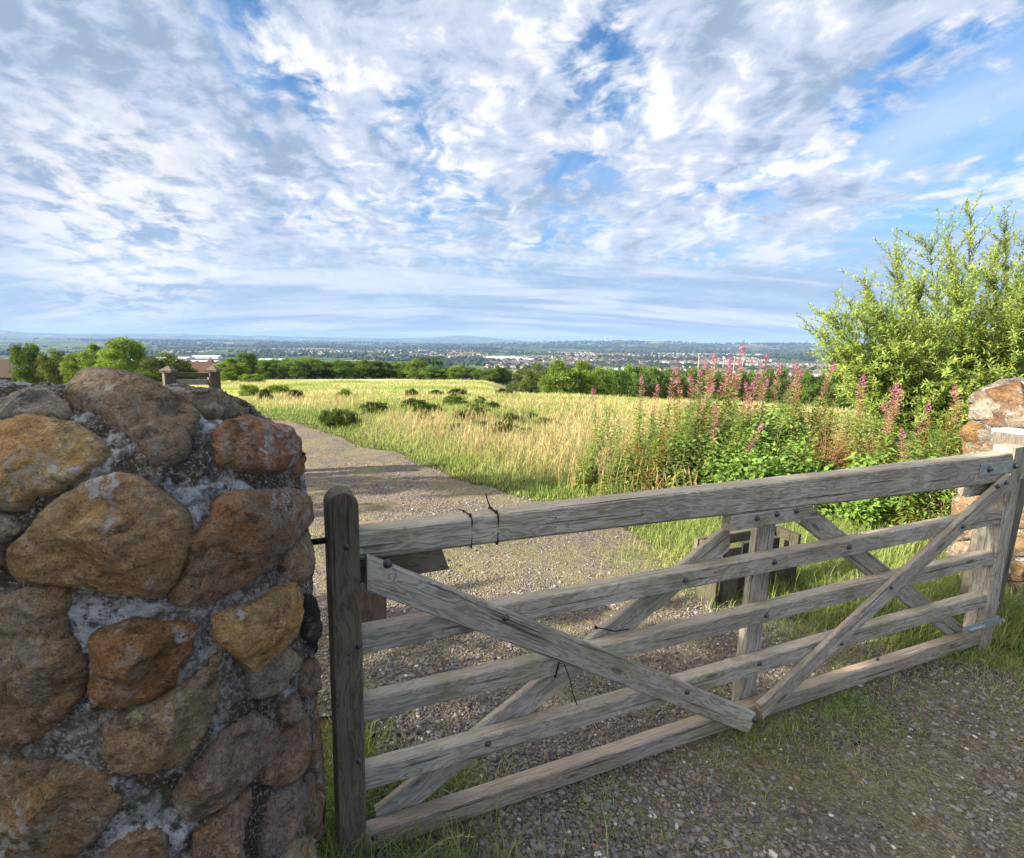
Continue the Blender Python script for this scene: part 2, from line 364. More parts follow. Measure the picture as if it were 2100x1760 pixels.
# ------------------------------------------------------------------ terrain
_td = np.array([0, 12, 16, 22, 30, 45, 70, 100, 150, 185, 260, 400, 600, 900, 1400, 2000, 4500, 6000, 7000, 9000, 14000, 40000.])
_tz = np.array([-.05, -.05, -.16, -.55, -1.15, -2.25, -4.05, -6.2, -9.6, -13, -22, -37, -52, -64, -74, -78, -80, -74, -62, -30, -60, -60.])
_fine = np.linspace(0, 1, 6000)**3*40000; _fz = np.interp(_fine, _td, _tz)
_gx = np.array([-3000, 0, 200, 420, 700, 870, 950, 1040, 1130, 1200, 1300, 1400, 1500, 1700, 1900, 2100, 6000.])
_ghi = np.array([-50, -55, -50, -45, -55, -60, -70, -20, -2, 8, 32, 12, -2, 14, 4, 10, 20.])      # near ridge, ~7.5-9 km
_fx = np.array([-3000, 0, 60, 150, 300, 360, 430, 520, 524, 560, 700, 800, 880, 935, 960, 1010, 1080, 1200, 3000.])
_fhi = np.array([70, 125, 75, 62, 92, 108, 80, 68, 96, 72, 58, 50, 86, 158, 160, 98, 10, -40, -40.])   # far ridge, ~16 km
def terr(x, y):
    x = np.asarray(x, float); y = np.asarray(y, float); d = np.hypot(x, y)
    zz = np.interp(d, _fine, _fz)
    px = 926+1052*x/np.maximum(y*.985+.0*d, 1e-3); px = np.where(y <= 1, 3000, np.clip(px, -2900, 2990))
    sm_ = lambda v: np.clip(v, 0, 1)**2*(3-2*np.clip(v, 0, 1))
    zz = zz-3.0*sm_((px-985)/110)*sm_((d-16)/36)*sm_((900-d)/600)
    k1 = np.exp(-((d-8300)/1500)**2); k2 = np.exp(-((d-16500)/2600)**2)
    zz = zz*(1-k1)*(1-k2)+k1*(np.interp(px, _gx, _ghi))+k2*np.interp(px, _fx, _fhi)
    p = xyz(x, y)
    und = fbm(p/700., 3, 3).reshape(x.shape)*6*np.clip((d-500)/1500, 0, 1)*(1-.4*np.clip((d-5000)/3000, 0, 1))
    und2 = fbm(p/26., 5, 3).reshape(x.shape)*.28*np.clip((d-14)/20, 0, 1)*np.clip((260-d)/100, 0, 1)
    # left field lies a little lower beyond the bushes
    hill = 26*np.exp(-(((x-2900)/1500)**2+((y-3000)/700)**2))
    return zz+und+und2+hill
def ground(X, Y):
    """point where the sight line meets the terrain"""
    d = dirpx(X, Y); t = 2.; lt = t
    while t < 30000:
        p = EYEP+d*t
        if p[2] < float(terr(np.array([p[0]]), np.array([p[1]]))[0]): break
        lt = t; t *= 1.012
    for _ in range(14):
        mid = (lt+t)/2; p = EYEP+d*mid
        if p[2] < float(terr(np.array([p[0]]), np.array([p[1]]))[0]): t = mid
        else: lt = mid
    return EYEP+d*t
def at(X, Y, y):
    d = dirpx(X, Y); return EYEP+d*(y/d[1])
def tz(x, y): return float(terr(np.array([x]), np.array([y]))[0])

def ground_mat():
    m, t, p, o = newmat('ground_cover')
    q = t.node('ShaderNodeTexCoord').outputs['Object']; sp = t.node('ShaderNodeSeparateXYZ'); t.l.new(q, sp.inputs[0])
    dist = t.v('LENGTH', t.v('MULTIPLY', q, (1, 1, 0)))
    flat = t.v('MULTIPLY', q, (1, 1, 0))
    # near: soil and short growth
    n0 = t.noise(flat, 3., 6, .65); near = t.mix(t.ss(n0, .4, .6), (.055, .042, .026), (.085, .095, .03))
    # meadow
    n1 = t.noise(t.map(flat, (.30, 1., 1)), .23, 6, .62, .4); n2 = t.noise(t.map(flat, (.5, 1., 1)), 1.9, 5, .7)
    mea = t.mix(t.ss(n1, .40, .58), (.22, .28, .07), (.55, .48, .22))
    mea = t.mix(t.m('MULTIPLY', t.ss(n2, .45, .68), .6), mea, (.54, .45, .19))
    mea = t.mix(t.m('MULTIPLY', t.ss(t.noise(t.map(flat, (.35, 1.3, 1)), .8, 4, .6), .56, .68), .7), mea, (.13, .15, .035))
    # valley: fields, hedges
    wq = t.v('ADD', flat, t.v('SCALE', t.noise(flat, .004, 3, .5, 0, 1), 120.))
    cell = t.voro(wq, .0042, 'F1', 1); edge = t.voro(wq, .0042, 'DISTANCE_TO_EDGE')
    cs = t.node('ShaderNodeSeparateColor'); t.l.new(cell, cs.inputs[0])
    fld = t.mix(t.ss(cs.outputs[0], .35, .75), (.045, .08, .022), (.10, .14, .04))
    fld = t.mix(t.ss(cs.outputs[1], .80, .86), fld, (.26, .22, .12))
    fld = t.mix(t.ss(edge, .0, .10, 1., 0.), fld, (.018, .030, .014))
    wood = t.ss(t.noise(flat, .0016, 5, .6), .50, .56)
    fld = t.mix(t.m('MULTIPLY', wood, .85), fld, (.020, .034, .016))
    c = t.mix(t.ss(dist, 11., 16.), near, mea)
    c = t.mix(t.ss(dist, 175., 230.), c, fld)
    t.l.new(c, p.inputs['Base Color']); p.inputs['Roughness'].default_value = .95; p.inputs['Specular IOR Level'].default_value = .05
    bump(t, p, t.noise(flat, 6., 5, .7), .05, .6)
    return m
M_ground = ground_mat()
# one sheet to the horizon: rings round the camera, finer in front
rr = np.concatenate([[0.], np.geomspace(.5, 30000, 330)])
ang = np.concatenate([np.linspace(-62, 62, 560), np.linspace(62, 298, 120)[1:-1]]); na = len(ang)
A_, R_ = np.meshgrid(np.radians(ang), rr); gx, gy = R_*np.sin(A_), R_*np.cos(A_)
gz = terr(gx, gy)
idx = np.arange(len(rr)*na).reshape(len(rr), na); nx = np.roll(idx, -1, 1)
Q = np.stack([idx[:-1], nx[:-1], nx[1:], idx[1:]], -1).reshape(-1, 4)[:, ::-1]
link('ground', mesh('ground', np.stack([gx, gy, gz], -1).reshape(-1, 3), Q, M_ground, smooth=True), kind='structure')

# gravel track: its own sheet with real relief
EDGE = np.array([(1.80, -3), (3.2, 1.2), (3.3, 2.0), (2.6, 2.5), (2.05, 2.9), (1.85, 3.3), (1.85, 3.7), (1.80, 4.0), (1.51, 4.5), (1.30, 4.95), (.91, 5.27), (.42, 5.66), (-.16, 6.41), (-.9, 7.39), (-1.46, 8.08), (-2.59, 9.39), (-3.79, 10.77), (-4.69, 11.45), (-6.5, 12.6)])
EDGE[0] = (6., -3); EDGE[1] = (6., .8); EDGE[2] = (4.6, 1.9)
def track_mask(x, y):
    """>0 inside the gravel, metres from the edge"""
    xe = np.interp(y, EDGE[:, 1], EDGE[:, 0]); wdt = np.interp(y, [-3, 3, 5, 8, 13], [9, 4.2, 3.2, 3.0, 2.6])
    n = fbm(xyz(x, y)*1.9, 11, 4).reshape(np.shape(x))*.35
    return np.minimum(xe-x, x-(xe-wdt))+n
gs = .035
X_, Y_ = np.meshgrid(np.arange(-8, 6.2, gs), np.arange(-2.5, 12.8, gs)); tm = track_mask(X_, Y_)
relief = (.5+.5*fbm(xyz(X_, Y_)*9, 21, 4)).reshape(X_.shape)*.014+(.5+.5*fbm(xyz(X_, Y_)*1.1, 22, 2)).reshape(X_.shape)*.015
ok = tm > 0; Z_ = terr(X_, Y_)+np.where(ok, .004+relief*np.clip(tm*4, .05, 1), 0)
id_ = np.arange(X_.size).reshape(X_.shape); q = np.stack([id_[:-1, :-1], id_[:-1, 1:], id_[1:, 1:], id_[1:, :-1]], -1).reshape(-1, 4)
q = q[ok.ravel()[q].all(1)]; used = np.unique(q); rm = np.full(X_.size, -1); rm[used] = np.arange(len(used))
def gravel_mat():
    m, t, p, o = newmat('gravel')
    q = t.node('ShaderNodeTexCoord').outputs['Object']; fl = t.v('MULTIPLY', q, (1, 1, .3))
    cs = t.node('ShaderNodeSeparateColor'); t.l.new(t.voro(fl, 105., 'F1', 1), cs.inputs[0])
    vd = t.voro(fl, 105.); v2 = t.node('ShaderNodeSeparateColor'); t.l.new(t.voro(fl, 52., 'F1', 1), v2.inputs[0])
    c = t.mix(cs.outputs[0], (.085, .08, .08), (.29, .265, .24))
    c = t.mix(t.ss(cs.outputs[1], .80, .95), c, (.24, .175, .135)); c = t.mix(t.ss(cs.outputs[2], .93, .99), c, (.52, .50, .47))
    c = t.mix(t.ss(vd, .45, .8), c, (.035, .028, .024))
    soil = t.mix(t.ss(t.noise(fl, 22., 5, .7), .4, .65), (.115, .09, .07), (.29, .235, .185))
    sm = t.noise(fl, 1.25, 6, .72, .5)
    c = t.mix(t.m('MULTIPLY', t.ss(sm, .44, .56), .85), c, soil)
    gm = t.noise(t.v('ADD', fl, (7, 3, 0)), 1.6, 6, .7, .3)
    gr = t.mix(t.ss(t.noise(fl, 60., 3, .6), .4, .6), (.13, .13, .055), (.28, .255, .15))
    c = t.mix(t.m('MULTIPLY', t.ss(gm, .46, .58), .62), c, gr)
    t.l.new(c, p.inputs['Base Color']); p.inputs['Roughness'].default_value = .92
    h = t.m('ADD', t.m('MULTIPLY', t.ss(vd, .1, .7, 1., 0.), 1.), t.m('MULTIPLY', t.noise(fl, 240., 3, .6), .5))
    bump(t, p, h, .008, 1.)
    return m
M_gravel = gravel_mat()
link('gravel_track', mesh('gravel_track', np.stack([X_, Y_, Z_], -1).reshape(-1, 3)[used], rm[q], M_gravel, smooth=True), kind='structure')

# ------------------------------------------------------------------ the field gate
AZ = R(20.6); GE = np.array([math.cos(AZ), math.sin(AZ), 0]); GN = np.array([math.sin(AZ), -math.cos(AZ), 0]); GA = np.array([-.30, 1.36, 0])
def gp(s, z_, off=0.): return GA+GE*s+GN*off+np.array([0, 0, z_])
def gpx(X, Y, off=0.):
    d = dirpx(X, Y); t = ((GA+GN*off-EYEP)@GN)/(d@GN); p_ = EYEP+t*d; return (p_-GA)@GE, p_[2]
def beam(name, a, b, wd, th, nrm, parent, mat, w2=None, cut=(0, 0), chamf=.004, top_chamf=None, round_end=False, seed=0, label=None, rough=.0012):
    """a squared timber from a to b; wd across (in the plane), th along nrm; local x runs along the grain"""
    a = np.asarray(a, float); b = np.asarray(b, float); ln = np.linalg.norm(b-a); X = (b-a)/ln; Y = np.asarray(nrm, float); Y = unit(Y-X*(Y@X)); Z = np.cross(X, Y)
    w2 = wd if w2 is None else w2
    n = max(8, int(ln/.022)); xs = np.linspace(0, ln, n)
    if round_end: xs = np.concatenate([np.linspace(0, ln-wd*.5, n), ln-wd*.5+wd*.5*np.sin(np.linspace(0, math.pi/2, 12))[1:]]); n = len(xs)
    tc_ = top_chamf or chamf; c = chamf
    sect = [(-1, -1, c, 0), (-1, -1, 0, c), (-1, 1, 0, -c), (-1, 1, c, 0), (1, 1, -tc_, 0), (1, 1, 0, -tc_), (1, -1, 0, c), (1, -1, -c, 0)]
    # subdivide the loop so that surface noise shows
    V = []
    for i, x in enumerate(xs):
        f = x/ln; W = (wd*(1-f)+w2*f)*.5; cc = 1.
        if round_end and x > ln-wd*.5: W = W*math.sqrt(max(0., 1-((x-(ln-wd*.5))/(wd*.5))**2)); cc = min(1., W/.01)
        loop = np.array([(sy*th*.5+dy*cc, sz*W+dz*cc) for sy, sz, dy, dz in sect])
        dense = []
        for k in range(8):
            p0, p1 = loop[k], loop[(k+1) % 8]; m_ = 4 if k % 2 else 1
            for j in range(m_): dense.append(p0+(p1-p0)*j/m_)
        dense = np.array(dense)
        xx = x+dense[:, 1]*(cut[0]*(1-f)+cut[1]*f)
        V.append(np.column_stack([xx, dense]))
    V = np.array(V); m_ = V.shape[1]; P_ = V.reshape(-1, 3)
    nn = fbm(P_*np.array([9, 40, 40])+seed*13.7, 31+seed, 3); ctr = np.repeat(V.mean(1), m_, 0)
    P_ = P_+unit((P_-ctr)*np.array([0, 1, 1]))*nn[:, None]*rough
    P_[:, 2] += .003*np.sin(P_[:, 0]*2.1+seed)*(ln > 1)
    idx = np.arange(n*m_).reshape(n, m_); nx_ = np.roll(idx, -1, 1)
    q = np.stack([idx[:-1], nx_[:-1], nx_[1:], idx[1:]], -1).reshape(-1, 4)
    c0, c1_ = len(P_), len(P_)+1; P_ = np.vstack([P_, P_[:m_].mean(0), P_[-m_:].mean(0)])
    t3 = np.array([(c0, nx_[0, k], idx[0, k]) for k in range(m_)]+[(c1_, idx[-1, k], nx_[-1, k]) for k in range(m_)])
    me = mesh(name, P_, [q, t3], mat)
    M_ = Matrix(((X[0], Y[0], Z[0], a[0]), (X[1], Y[1], Z[1], a[1]), (X[2], Y[2], Z[2], a[2]), (0, 0, 0, 1)))
    return link(name, me, parent, M_, label=label)
gate = empty('field_gate', gp(1.7, -.05), 'large weathered grey five-bar timber gate closed across the gravel track', 'gate')
bpy.context.view_layer.update()
# stiles
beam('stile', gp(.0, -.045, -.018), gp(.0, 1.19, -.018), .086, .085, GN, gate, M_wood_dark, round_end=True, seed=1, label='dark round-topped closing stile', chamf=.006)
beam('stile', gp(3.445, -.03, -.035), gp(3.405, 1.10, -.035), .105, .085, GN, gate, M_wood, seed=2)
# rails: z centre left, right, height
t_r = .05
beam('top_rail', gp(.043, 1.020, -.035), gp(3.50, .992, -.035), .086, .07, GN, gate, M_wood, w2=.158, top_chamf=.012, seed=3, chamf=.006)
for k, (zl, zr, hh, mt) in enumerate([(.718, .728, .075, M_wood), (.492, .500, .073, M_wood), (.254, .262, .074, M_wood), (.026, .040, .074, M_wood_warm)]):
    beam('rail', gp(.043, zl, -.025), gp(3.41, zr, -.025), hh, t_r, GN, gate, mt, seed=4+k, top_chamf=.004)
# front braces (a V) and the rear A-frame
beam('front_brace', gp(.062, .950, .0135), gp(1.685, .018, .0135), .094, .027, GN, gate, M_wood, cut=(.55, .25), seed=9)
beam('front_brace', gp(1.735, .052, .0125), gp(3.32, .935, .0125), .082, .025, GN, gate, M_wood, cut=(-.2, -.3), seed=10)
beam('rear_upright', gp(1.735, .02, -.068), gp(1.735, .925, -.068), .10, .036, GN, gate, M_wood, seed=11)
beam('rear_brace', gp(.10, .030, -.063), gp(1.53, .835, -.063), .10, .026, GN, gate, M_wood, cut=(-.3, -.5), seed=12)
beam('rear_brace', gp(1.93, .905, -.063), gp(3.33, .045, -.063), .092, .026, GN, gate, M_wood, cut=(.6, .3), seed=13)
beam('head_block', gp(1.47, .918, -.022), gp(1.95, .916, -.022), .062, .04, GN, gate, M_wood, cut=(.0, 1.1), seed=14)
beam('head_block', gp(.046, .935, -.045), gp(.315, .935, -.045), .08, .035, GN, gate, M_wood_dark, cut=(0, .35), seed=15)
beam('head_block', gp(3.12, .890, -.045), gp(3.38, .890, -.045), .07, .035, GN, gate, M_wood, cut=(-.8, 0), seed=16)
def bolt_bag(r=.010):
    b = Bag()
    for rad, z0, z1 in ((r*1.5, -.0015, .002), (r*.85, .002, .009)):
        th = np.arange(10)*2*math.pi/10
        V = np.vstack([np.column_stack([rad*np.cos(th), rad*np.sin(th), np.full(10, z0)]), np.column_stack([rad*.8*np.cos(th), rad*.8*np.sin(th), np.full(10, z1)]), [(0, 0, z1+.0018)]])
        b.add(V, [(k, (k+1) % 10, 10+(k+1) % 10, 10+k) for k in range(10)], [(10+k, 10+(k+1) % 10, 20) for k in range(10)])
    return b.me('bolt', M_bolt, True)
BOLT = bolt_bag()
def gate_bolt(X, Y, off, parent=gate, sc_=1., tail=0):
    sc_ = sc_*.82
    s_, z_ = gpx(X, Y, off); c = gp(s_, z_, off)
    Mx = Matrix(((GE[0], 0, GN[0], c[0]), (GE[1], 0, GN[1], c[1]), (0, 1, 0, c[2]), (0, 0, 0, 1)))
    link('bolt', BOLT, parent, Mx @ Matrix.Scale(sc_, 4))
for X, Y, off, s_ in [(795, 1157, .027, 1.25), (1037, 1267, .027, 1.1), (1409, 1419, .027, 1.1), (1548, 1476, .03, 1.2), (1588, 1153, 0, 1.2), (1741, 1122, 0, 1.2), (1405, 1190, 0, 1.1), (1571, 1262, 0, 1.2), (1557, 1361, 0, 1.1),
                      (1001, 1525, 0, 1.1), (768, 1717, 0, 1.1), (1553, 1063, 0, 1.1), (1594, 1055, 0, 1.1), (1634, 1048, 0, 1.1), (1974, 1080, .025, 1.2), (2046, 998, .025, 1.2), (2062, 990, .025, 1.2), (1726, 1320, .025, 1.0),
                      (711, 1122, .0245, .8), (735, 1325, .0245, 1.), (737, 1561, .0245, 1.), (1827, 1205, .025, 1.0), (1800, 1352, 0, .8)]:
    gate_bolt(X, Y, off, sc_=s_)
# nail holes
# galvanised strap, lower hinge band and latch rod
V, Qs = box((0, 0, 0), (1, 1, 1))
def gbox(b, s0, s1, z0, z1, o0, o1):
    V, Q_ = box((0, 0, 0), (.5, .5, .5)); P_ = np.array([gp(s0+(v[0]+.5)*(s1-s0), z0+(v[2]+.5)*(z1-z0), o0+(v[1]+.5)*(o1-o0)) for v in V]); b.add(P_, Q_)
def bev(o, w_=.002, seg=2):
    m = o.modifiers.new('bevel', 'BEVEL'); m.width = w_; m.segments = seg; m.limit_method = 'ANGLE'; return o
b = Bag(); gbox(b, 3.08, 3.80, .975, 1.035, .001, .007); gbox(b, 3.08, 3.80, .975, 1.035, -.078, -.072); bev(link('strap_hinge', b.me('strap_hinge', M_galv), gate, Matrix.Identity(4)))
for s_ in (3.15, 3.38): 
    c = gp(s_, 1.005, .008); Mx = Matrix(((GE[0], 0, GN[0], c[0]), (GE[1], 0, GN[1], c[1]), (0, 1, 0, c[2]), (0, 0, 0, 1))); link('bolt', BOLT, gate, Mx @ Matrix.Scale(1.3, 4))
b = Bag(); gbox(b, 3.36, 3.52, .105, .155, .009, .016); gbox(b, 3.20, 3.375, .105, .155, .009, .016); gbox(b, 3.50, 3.75, .115, .145, -.095, -.085); gbox(b, 3.505, 3.515, .105, .155, -.09, .016)
V, Qq, T3 = tube([gp(3.23, .13, .018), gp(3.36, .13, .018)], .008, 8); b.add(V, Qq, T3)
V, Qq, T3 = tube([gp(3.52, .13, .02), gp(3.535, .13, .02)], .012, 8); b.add(V, Qq, T3)
bev(link('lower_hinge', b.me('lower_hinge', M_galv), gate, Matrix.Identity(4)))
b = Bag(); V, Qq, T3 = tube([gp(-.085, 1.04, -.03), gp(-.035, 1.04, -.03)], .009, 10); b.add(V, Qq, T3)
link('latch_rod', b.me('latch_rod', M_black, True), gate, Matrix.Identity(4))
# cable ties on the gate
def tie(s_, zc, zh, th, off, tail, label, wd=.0045, slant=0.):
    b = Bag(); o1, o0 = off+.002, off-th-.002; zt, zb = zc+zh/2+.002, zc-zh/2-.002
    loop = [(s_, zt, o1-.010), (s_, zt-.010, o1), (s_+slant*.5, (zt+zb)/2, o1+.0005), (s_+slant, zb+.003, o1), (s_+slant, zb, o1-.003), (s_+slant, zb, o0+.003), (s_, zb+.003, o0), (s_, zt-.003, o0), (s_, zt, o0+.003), (s_, zt, o1-.010)]
    V, Qq, T3 = tube([gp(*p_) for p_ in loop], wd*.5, 6); b.add(V, Qq, T3)
    V, Q2 = box((0, 0, 0), (.004, .004, .005)); b.add(V+np.array(gp(s_, zt+.002, o1-.015)), Q2)
    V, Qq, T3 = tube([gp(*p_) for p_ in tail], wd*.4, 6); b.add(V, Qq, T3)
    o = link('cable_tie', b.me('cable_tie', M_black, True), None, label=label, cat='cable tie', group='black cable ties on the gate')
s1_, z1_ = gpx(968, 1056); s2_, z2_ = gpx(1022, 1050)
tie(s1_, 1.020, .094, .07, 0, [(s1_, 1.068, -.06), (s1_-.010, 1.072, -.068), (s1_-.016, 1.070, -.075)], 'slim black cable tie round the top rail nearer the round-topped stile')
tie(s2_, 1.020, .096, .07, 0, [(s2_, 1.069, -.03), (s2_-.012, 1.085, -.04), (s2_-.018, 1.105, -.045), (s2_-.024, 1.125, -.047)], 'black cable tie round the top rail with its tail sticking up', .006)
s3_, z3_ = gpx(1150, 1340)
tie(s3_-.004, .493, .078, .055, .002, [(s3_, .525, .006), (s3_+.006, .50, .02), (s3_+.022, .45, .035), (s3_+.035, .40, .03), (s3_+.05, .355, .04)], 'black cable tie on the third rail with a long tail hanging down', .005, slant=-.015)
b = Bag(); s4, z4 = gpx(1222, 1287, -.045); V, Qq, T3 = tube([gp(s4, z4, -.045), gp(s4+.03, z4-.008, -.04), (gp(s4+.075, z4-.022, -.03)), gp(s4+.13, z4-.018, -.02)], .0022, 6); b.add(V, Qq, T3)
V, Q2 = box((0, 0, 0), (.005, .005, .005)); b.add(V+np.array(gp(s4, z4, -.045)), Q2)
link('cable_tie', b.me('cable_tie', M_black, True), None, label='cut black cable tie end poking from the rear brace', cat='cable tie', group='black cable ties on the gate')

# hanging post, latch post, box of boards behind the gate
hp = empty('hanging_post', gp(3.78, -.05, -.2), 'square timber gate post with a white cap beside the far stone pillar', 'post')
bpy.context.view_layer.update()
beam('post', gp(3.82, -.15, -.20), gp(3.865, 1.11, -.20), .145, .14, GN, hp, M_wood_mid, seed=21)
b = Bag(); gbox(b, 3.785, 3.955, 1.112, 1.132, -.28, -.12); bev(link('cap', b.me('cap', M_white), hp, Matrix.Identity(4)), .006)
lp_base = EYEP+dirpx(770, 1285)*((-.05-EYE)/dirpx(770, 1285)[2])
lp = empty('latch_post', (lp_base[0], lp_base[1], -.05), 'short brown timber post standing just behind the closing stile', 'post')
bpy.context.view_layer.update()
p0 = at(752, 1295, 2.62); 
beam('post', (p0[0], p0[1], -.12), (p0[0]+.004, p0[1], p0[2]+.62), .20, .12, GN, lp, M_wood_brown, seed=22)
# box of boards: four uprights under a top frame
bl_, br_ = ground(1458, 1250), ground(1622, 1213); BX = (bl_+br_)/2; HB = .5*np.linalg.norm((br_-bl_)[:2]); BX = BX+GN*-.06; BX[2] = -.05
bx = empty('board_box', BX, 'low open box of dark upright boards standing on the gravel behind the gate', 'timber box')
bpy.context.view_layer.update()
def bpt(u, v, h): return np.array([BX[0], BX[1], 0])+GE*u+GN*v+np.array([0, 0, h])
hB = at(1470, 1122, bl_[1])[2]+.05
for k, u in enumerate((-HB+.012, HB-.012)):
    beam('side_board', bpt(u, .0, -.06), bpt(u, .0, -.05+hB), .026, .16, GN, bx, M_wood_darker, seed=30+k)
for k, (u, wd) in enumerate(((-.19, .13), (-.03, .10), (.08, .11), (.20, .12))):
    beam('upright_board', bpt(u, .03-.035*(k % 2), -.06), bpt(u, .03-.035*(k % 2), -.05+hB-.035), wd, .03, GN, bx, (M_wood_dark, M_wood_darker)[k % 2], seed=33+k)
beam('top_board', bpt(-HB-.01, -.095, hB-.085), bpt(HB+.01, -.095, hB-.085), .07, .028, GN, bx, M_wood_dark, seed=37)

# ------------------------------------------------------------------ stone pillars
def sdf(p, c, h, r):
    """rounded box; r horizontal, domed top"""
    q = np.abs(p-c)-h+r
    return np.linalg.norm(np.maximum(q, 0), axis=-1)+np.minimum(q.max(-1), 0)-r
def project_in(P, c, h, r):
    """march eye rays through points P to the pillar face; grazing rays take their nearest pass"""
    d = unit(P-EYEP); ts = np.linspace(.3, 6, 900); best = np.full(len(P), 1e9); bt = np.full(len(P), 1.); hit = np.zeros(len(P), bool)
    for t in ts:
        s_ = sdf(EYEP+d*t, c, h, r); nb = (~hit) & (s_ < best); bt[nb] = t; best[nb] = s_[nb]; hit |= (s_ <= .001)
    Q_ = EYEP+d*bt[:, None]
    for _ in range(4):
        s_ = sdf(Q_, c, h, r); Q_ = Q_-grad(Q_, c, h, r)*s_[:, None]*np.where(hit, 1, 1)[:, None]
    return Q_
def grad(p, c, h, r):
    e = 1e-3; g = np.stack([sdf(p+np.eye(3)[k]*e, c, h, r)-sdf(p-np.eye(3)[k]*e, c, h, r) for k in range(3)], -1); return unit(g)
def smooth_poly(pts, n=170):
    pts = np.array(pts, float); m_ = len(pts); seg = np.linalg.norm(np.roll(pts, -1, 0)-pts, axis=1); cs = np.concatenate([[0], np.cumsum(seg)])
    u = np.linspace(0, cs[-1], n, endpoint=False); k = np.searchsorted(cs, u, 'right')-1; f = (u-cs[k])/seg[k]; P_ = pts[k]*(1-f)[:, None]+pts[(k+1) % m_]*f[:, None]
    for _ in range(2): P_ = .25*np.roll(P_, 1, 0)+.5*P_+.25*np.roll(P_, -1, 0)
    return P_
def stone(outline3, N, parent, colr, height, seed, lich=.6, lift=0., box_=None, bright=1.4):
    """outline3: closed loop lying on the pillar face; a lump is raised over it"""
    n = len(outline3); c = outline3.mean(0); outline3 = c+(outline3-c)*1.045
    for _ in range(5): outline3 = outline3-grad(outline3, *box_)*sdf(outline3, *box_)[:, None]
    nr = 26; g = np.random.default_rng(seed)
    nc = unit(N.mean(0)); size = np.linalg.norm(outline3-c, axis=1).mean()
    ts = np.linspace(0, 1, nr+1)[1:]**.9
    a = unit(np.cross(nc, [0, 0, 1.])); b_ = np.cross(nc, a)
    planes = [(g.uniform(-1.1, 1.1), g.uniform(-1.1, 1.1), g.uniform(.55, 1.0)) for _ in range(7)]
    V = [c+nc*height]; 
    rings = []
    for t in ts:
        P_ = c+(outline3-c)*t
        for _ in range(5): P_ = P_-grad(P_, *box_)*sdf(P_, *box_)[:, None]
        Ng = grad(P_, *box_); uvp = np.stack([(P_-c)@a, (P_-c)@b_], 1)/size
        e_ = np.clip(1-t**7, 0, 1)**.45
        hh = np.full(n, 1.)
        for px_, py_, h0 in planes: hh = np.minimum(hh, h0+uvp@np.array([px_, py_]))
        hh = np.clip(hh, .25, 1)*e_
        hh = hh+fbm(P_*(1.1/size)+seed*3.3, seed, 4, .55)*.16*e_
        rings.append(P_+unit(nc*.35+Ng*.65)*(hh*height-.012+lift)[:, None])
    # the outline bulges a little past its foot, then tucks in behind
    out_ = unit(outline3-c-nc*((outline3-c)@nc)[:, None])
    rings.append(outline3+out_*.002-N*.030); rings.append(c+(outline3-c)*.8-N*.055)
    rings = np.array(rings)
    V = [rings[0].mean(0)]
    wob = fbm(rings.reshape(-1, 3)*48+seed, seed+9, 4, .75)*.0065+(.5-np.abs(fbm(rings.reshape(-1, 3)*13+seed, seed+19, 3, .6)))*.016-.006
    P_ = rings.reshape(-1, 3)+np.tile(N, (len(rings), 1))*wob[:, None]
    P_ = np.vstack([P_, V]); R_n = len(rings)
    idx = np.arange(R_n*n).reshape(R_n, n); nx_ = np.roll(idx, -1, 1)
    q = np.stack([idx[:-1], idx[1:], nx_[1:], nx_[:-1]], -1).reshape(-1, 4); ci = R_n*n
    t3 = np.array([(ci, idx[0, k], nx_[0, k]) for k in range(n)])
    if (np.cross(outline3[1]-c, outline3[n//3]-c)@nc) < 0: q = q[:, ::-1]; t3 = t3[:, ::-1]
    org = c; me = mesh('stone', P_-org*0, [q, t3], M_stone, smooth=True)
    o = link('stone', me, parent, Matrix.Identity(4)); o.color = (*[min(.6, q_*bright) for q_ in colr], lich); return o
def pillar_core(name, c, h, r, parent, seed):
    n = 190; u = np.linspace(-1, 1, n); V = []; Q_ = []; base = 0
    for ax in range(3):
        for sg in (-1, 1):
            if ax == 2 and sg == -1: continue
            g1, g2 = np.meshgrid(u, u); P_ = np.zeros((n*n, 3)); P_[:, ax] = sg; P_[:, (ax+1) % 3] = g1.ravel()*sg; P_[:, (ax+2) % 3] = g2.ravel()
            V.append(P_); id_ = np.arange(n*n).reshape(n, n)+base; Q_.append(np.stack([id_[:-1, :-1], id_[:-1, 1:], id_[1:, 1:], id_[1:, :-1]], -1).reshape(-1, 4)); base += n*n
    V = np.vstack(V); P_ = c+V*h
    for _ in range(6):
        s_ = sdf(P_, c, h, r); P_ = P_-grad(P_, c, h, r)*s_[:, None]
    gn = grad(P_, c, h, r); dsp = fbm(P_*7, seed, 3)*.018+fbm(P_*34, seed+5, 4, .7)*.020-.020
    P_ = P_+gn*dsp[:, None]
    return link(name, mesh(name, P_, np.concatenate(Q_), M_mortar, smooth=True), parent, Matrix.Identity(4))
BR = (.26, .165, .095); TAN = (.34, .255, .145); GREY = (.22, .195, .165); RED = (.21, .14, .105); RUST = (.23, .125, .058); OCH = (.38, .24, .105)
L1 = lambda pts: [(x*.567, 763+y*.567) for x, y in pts]
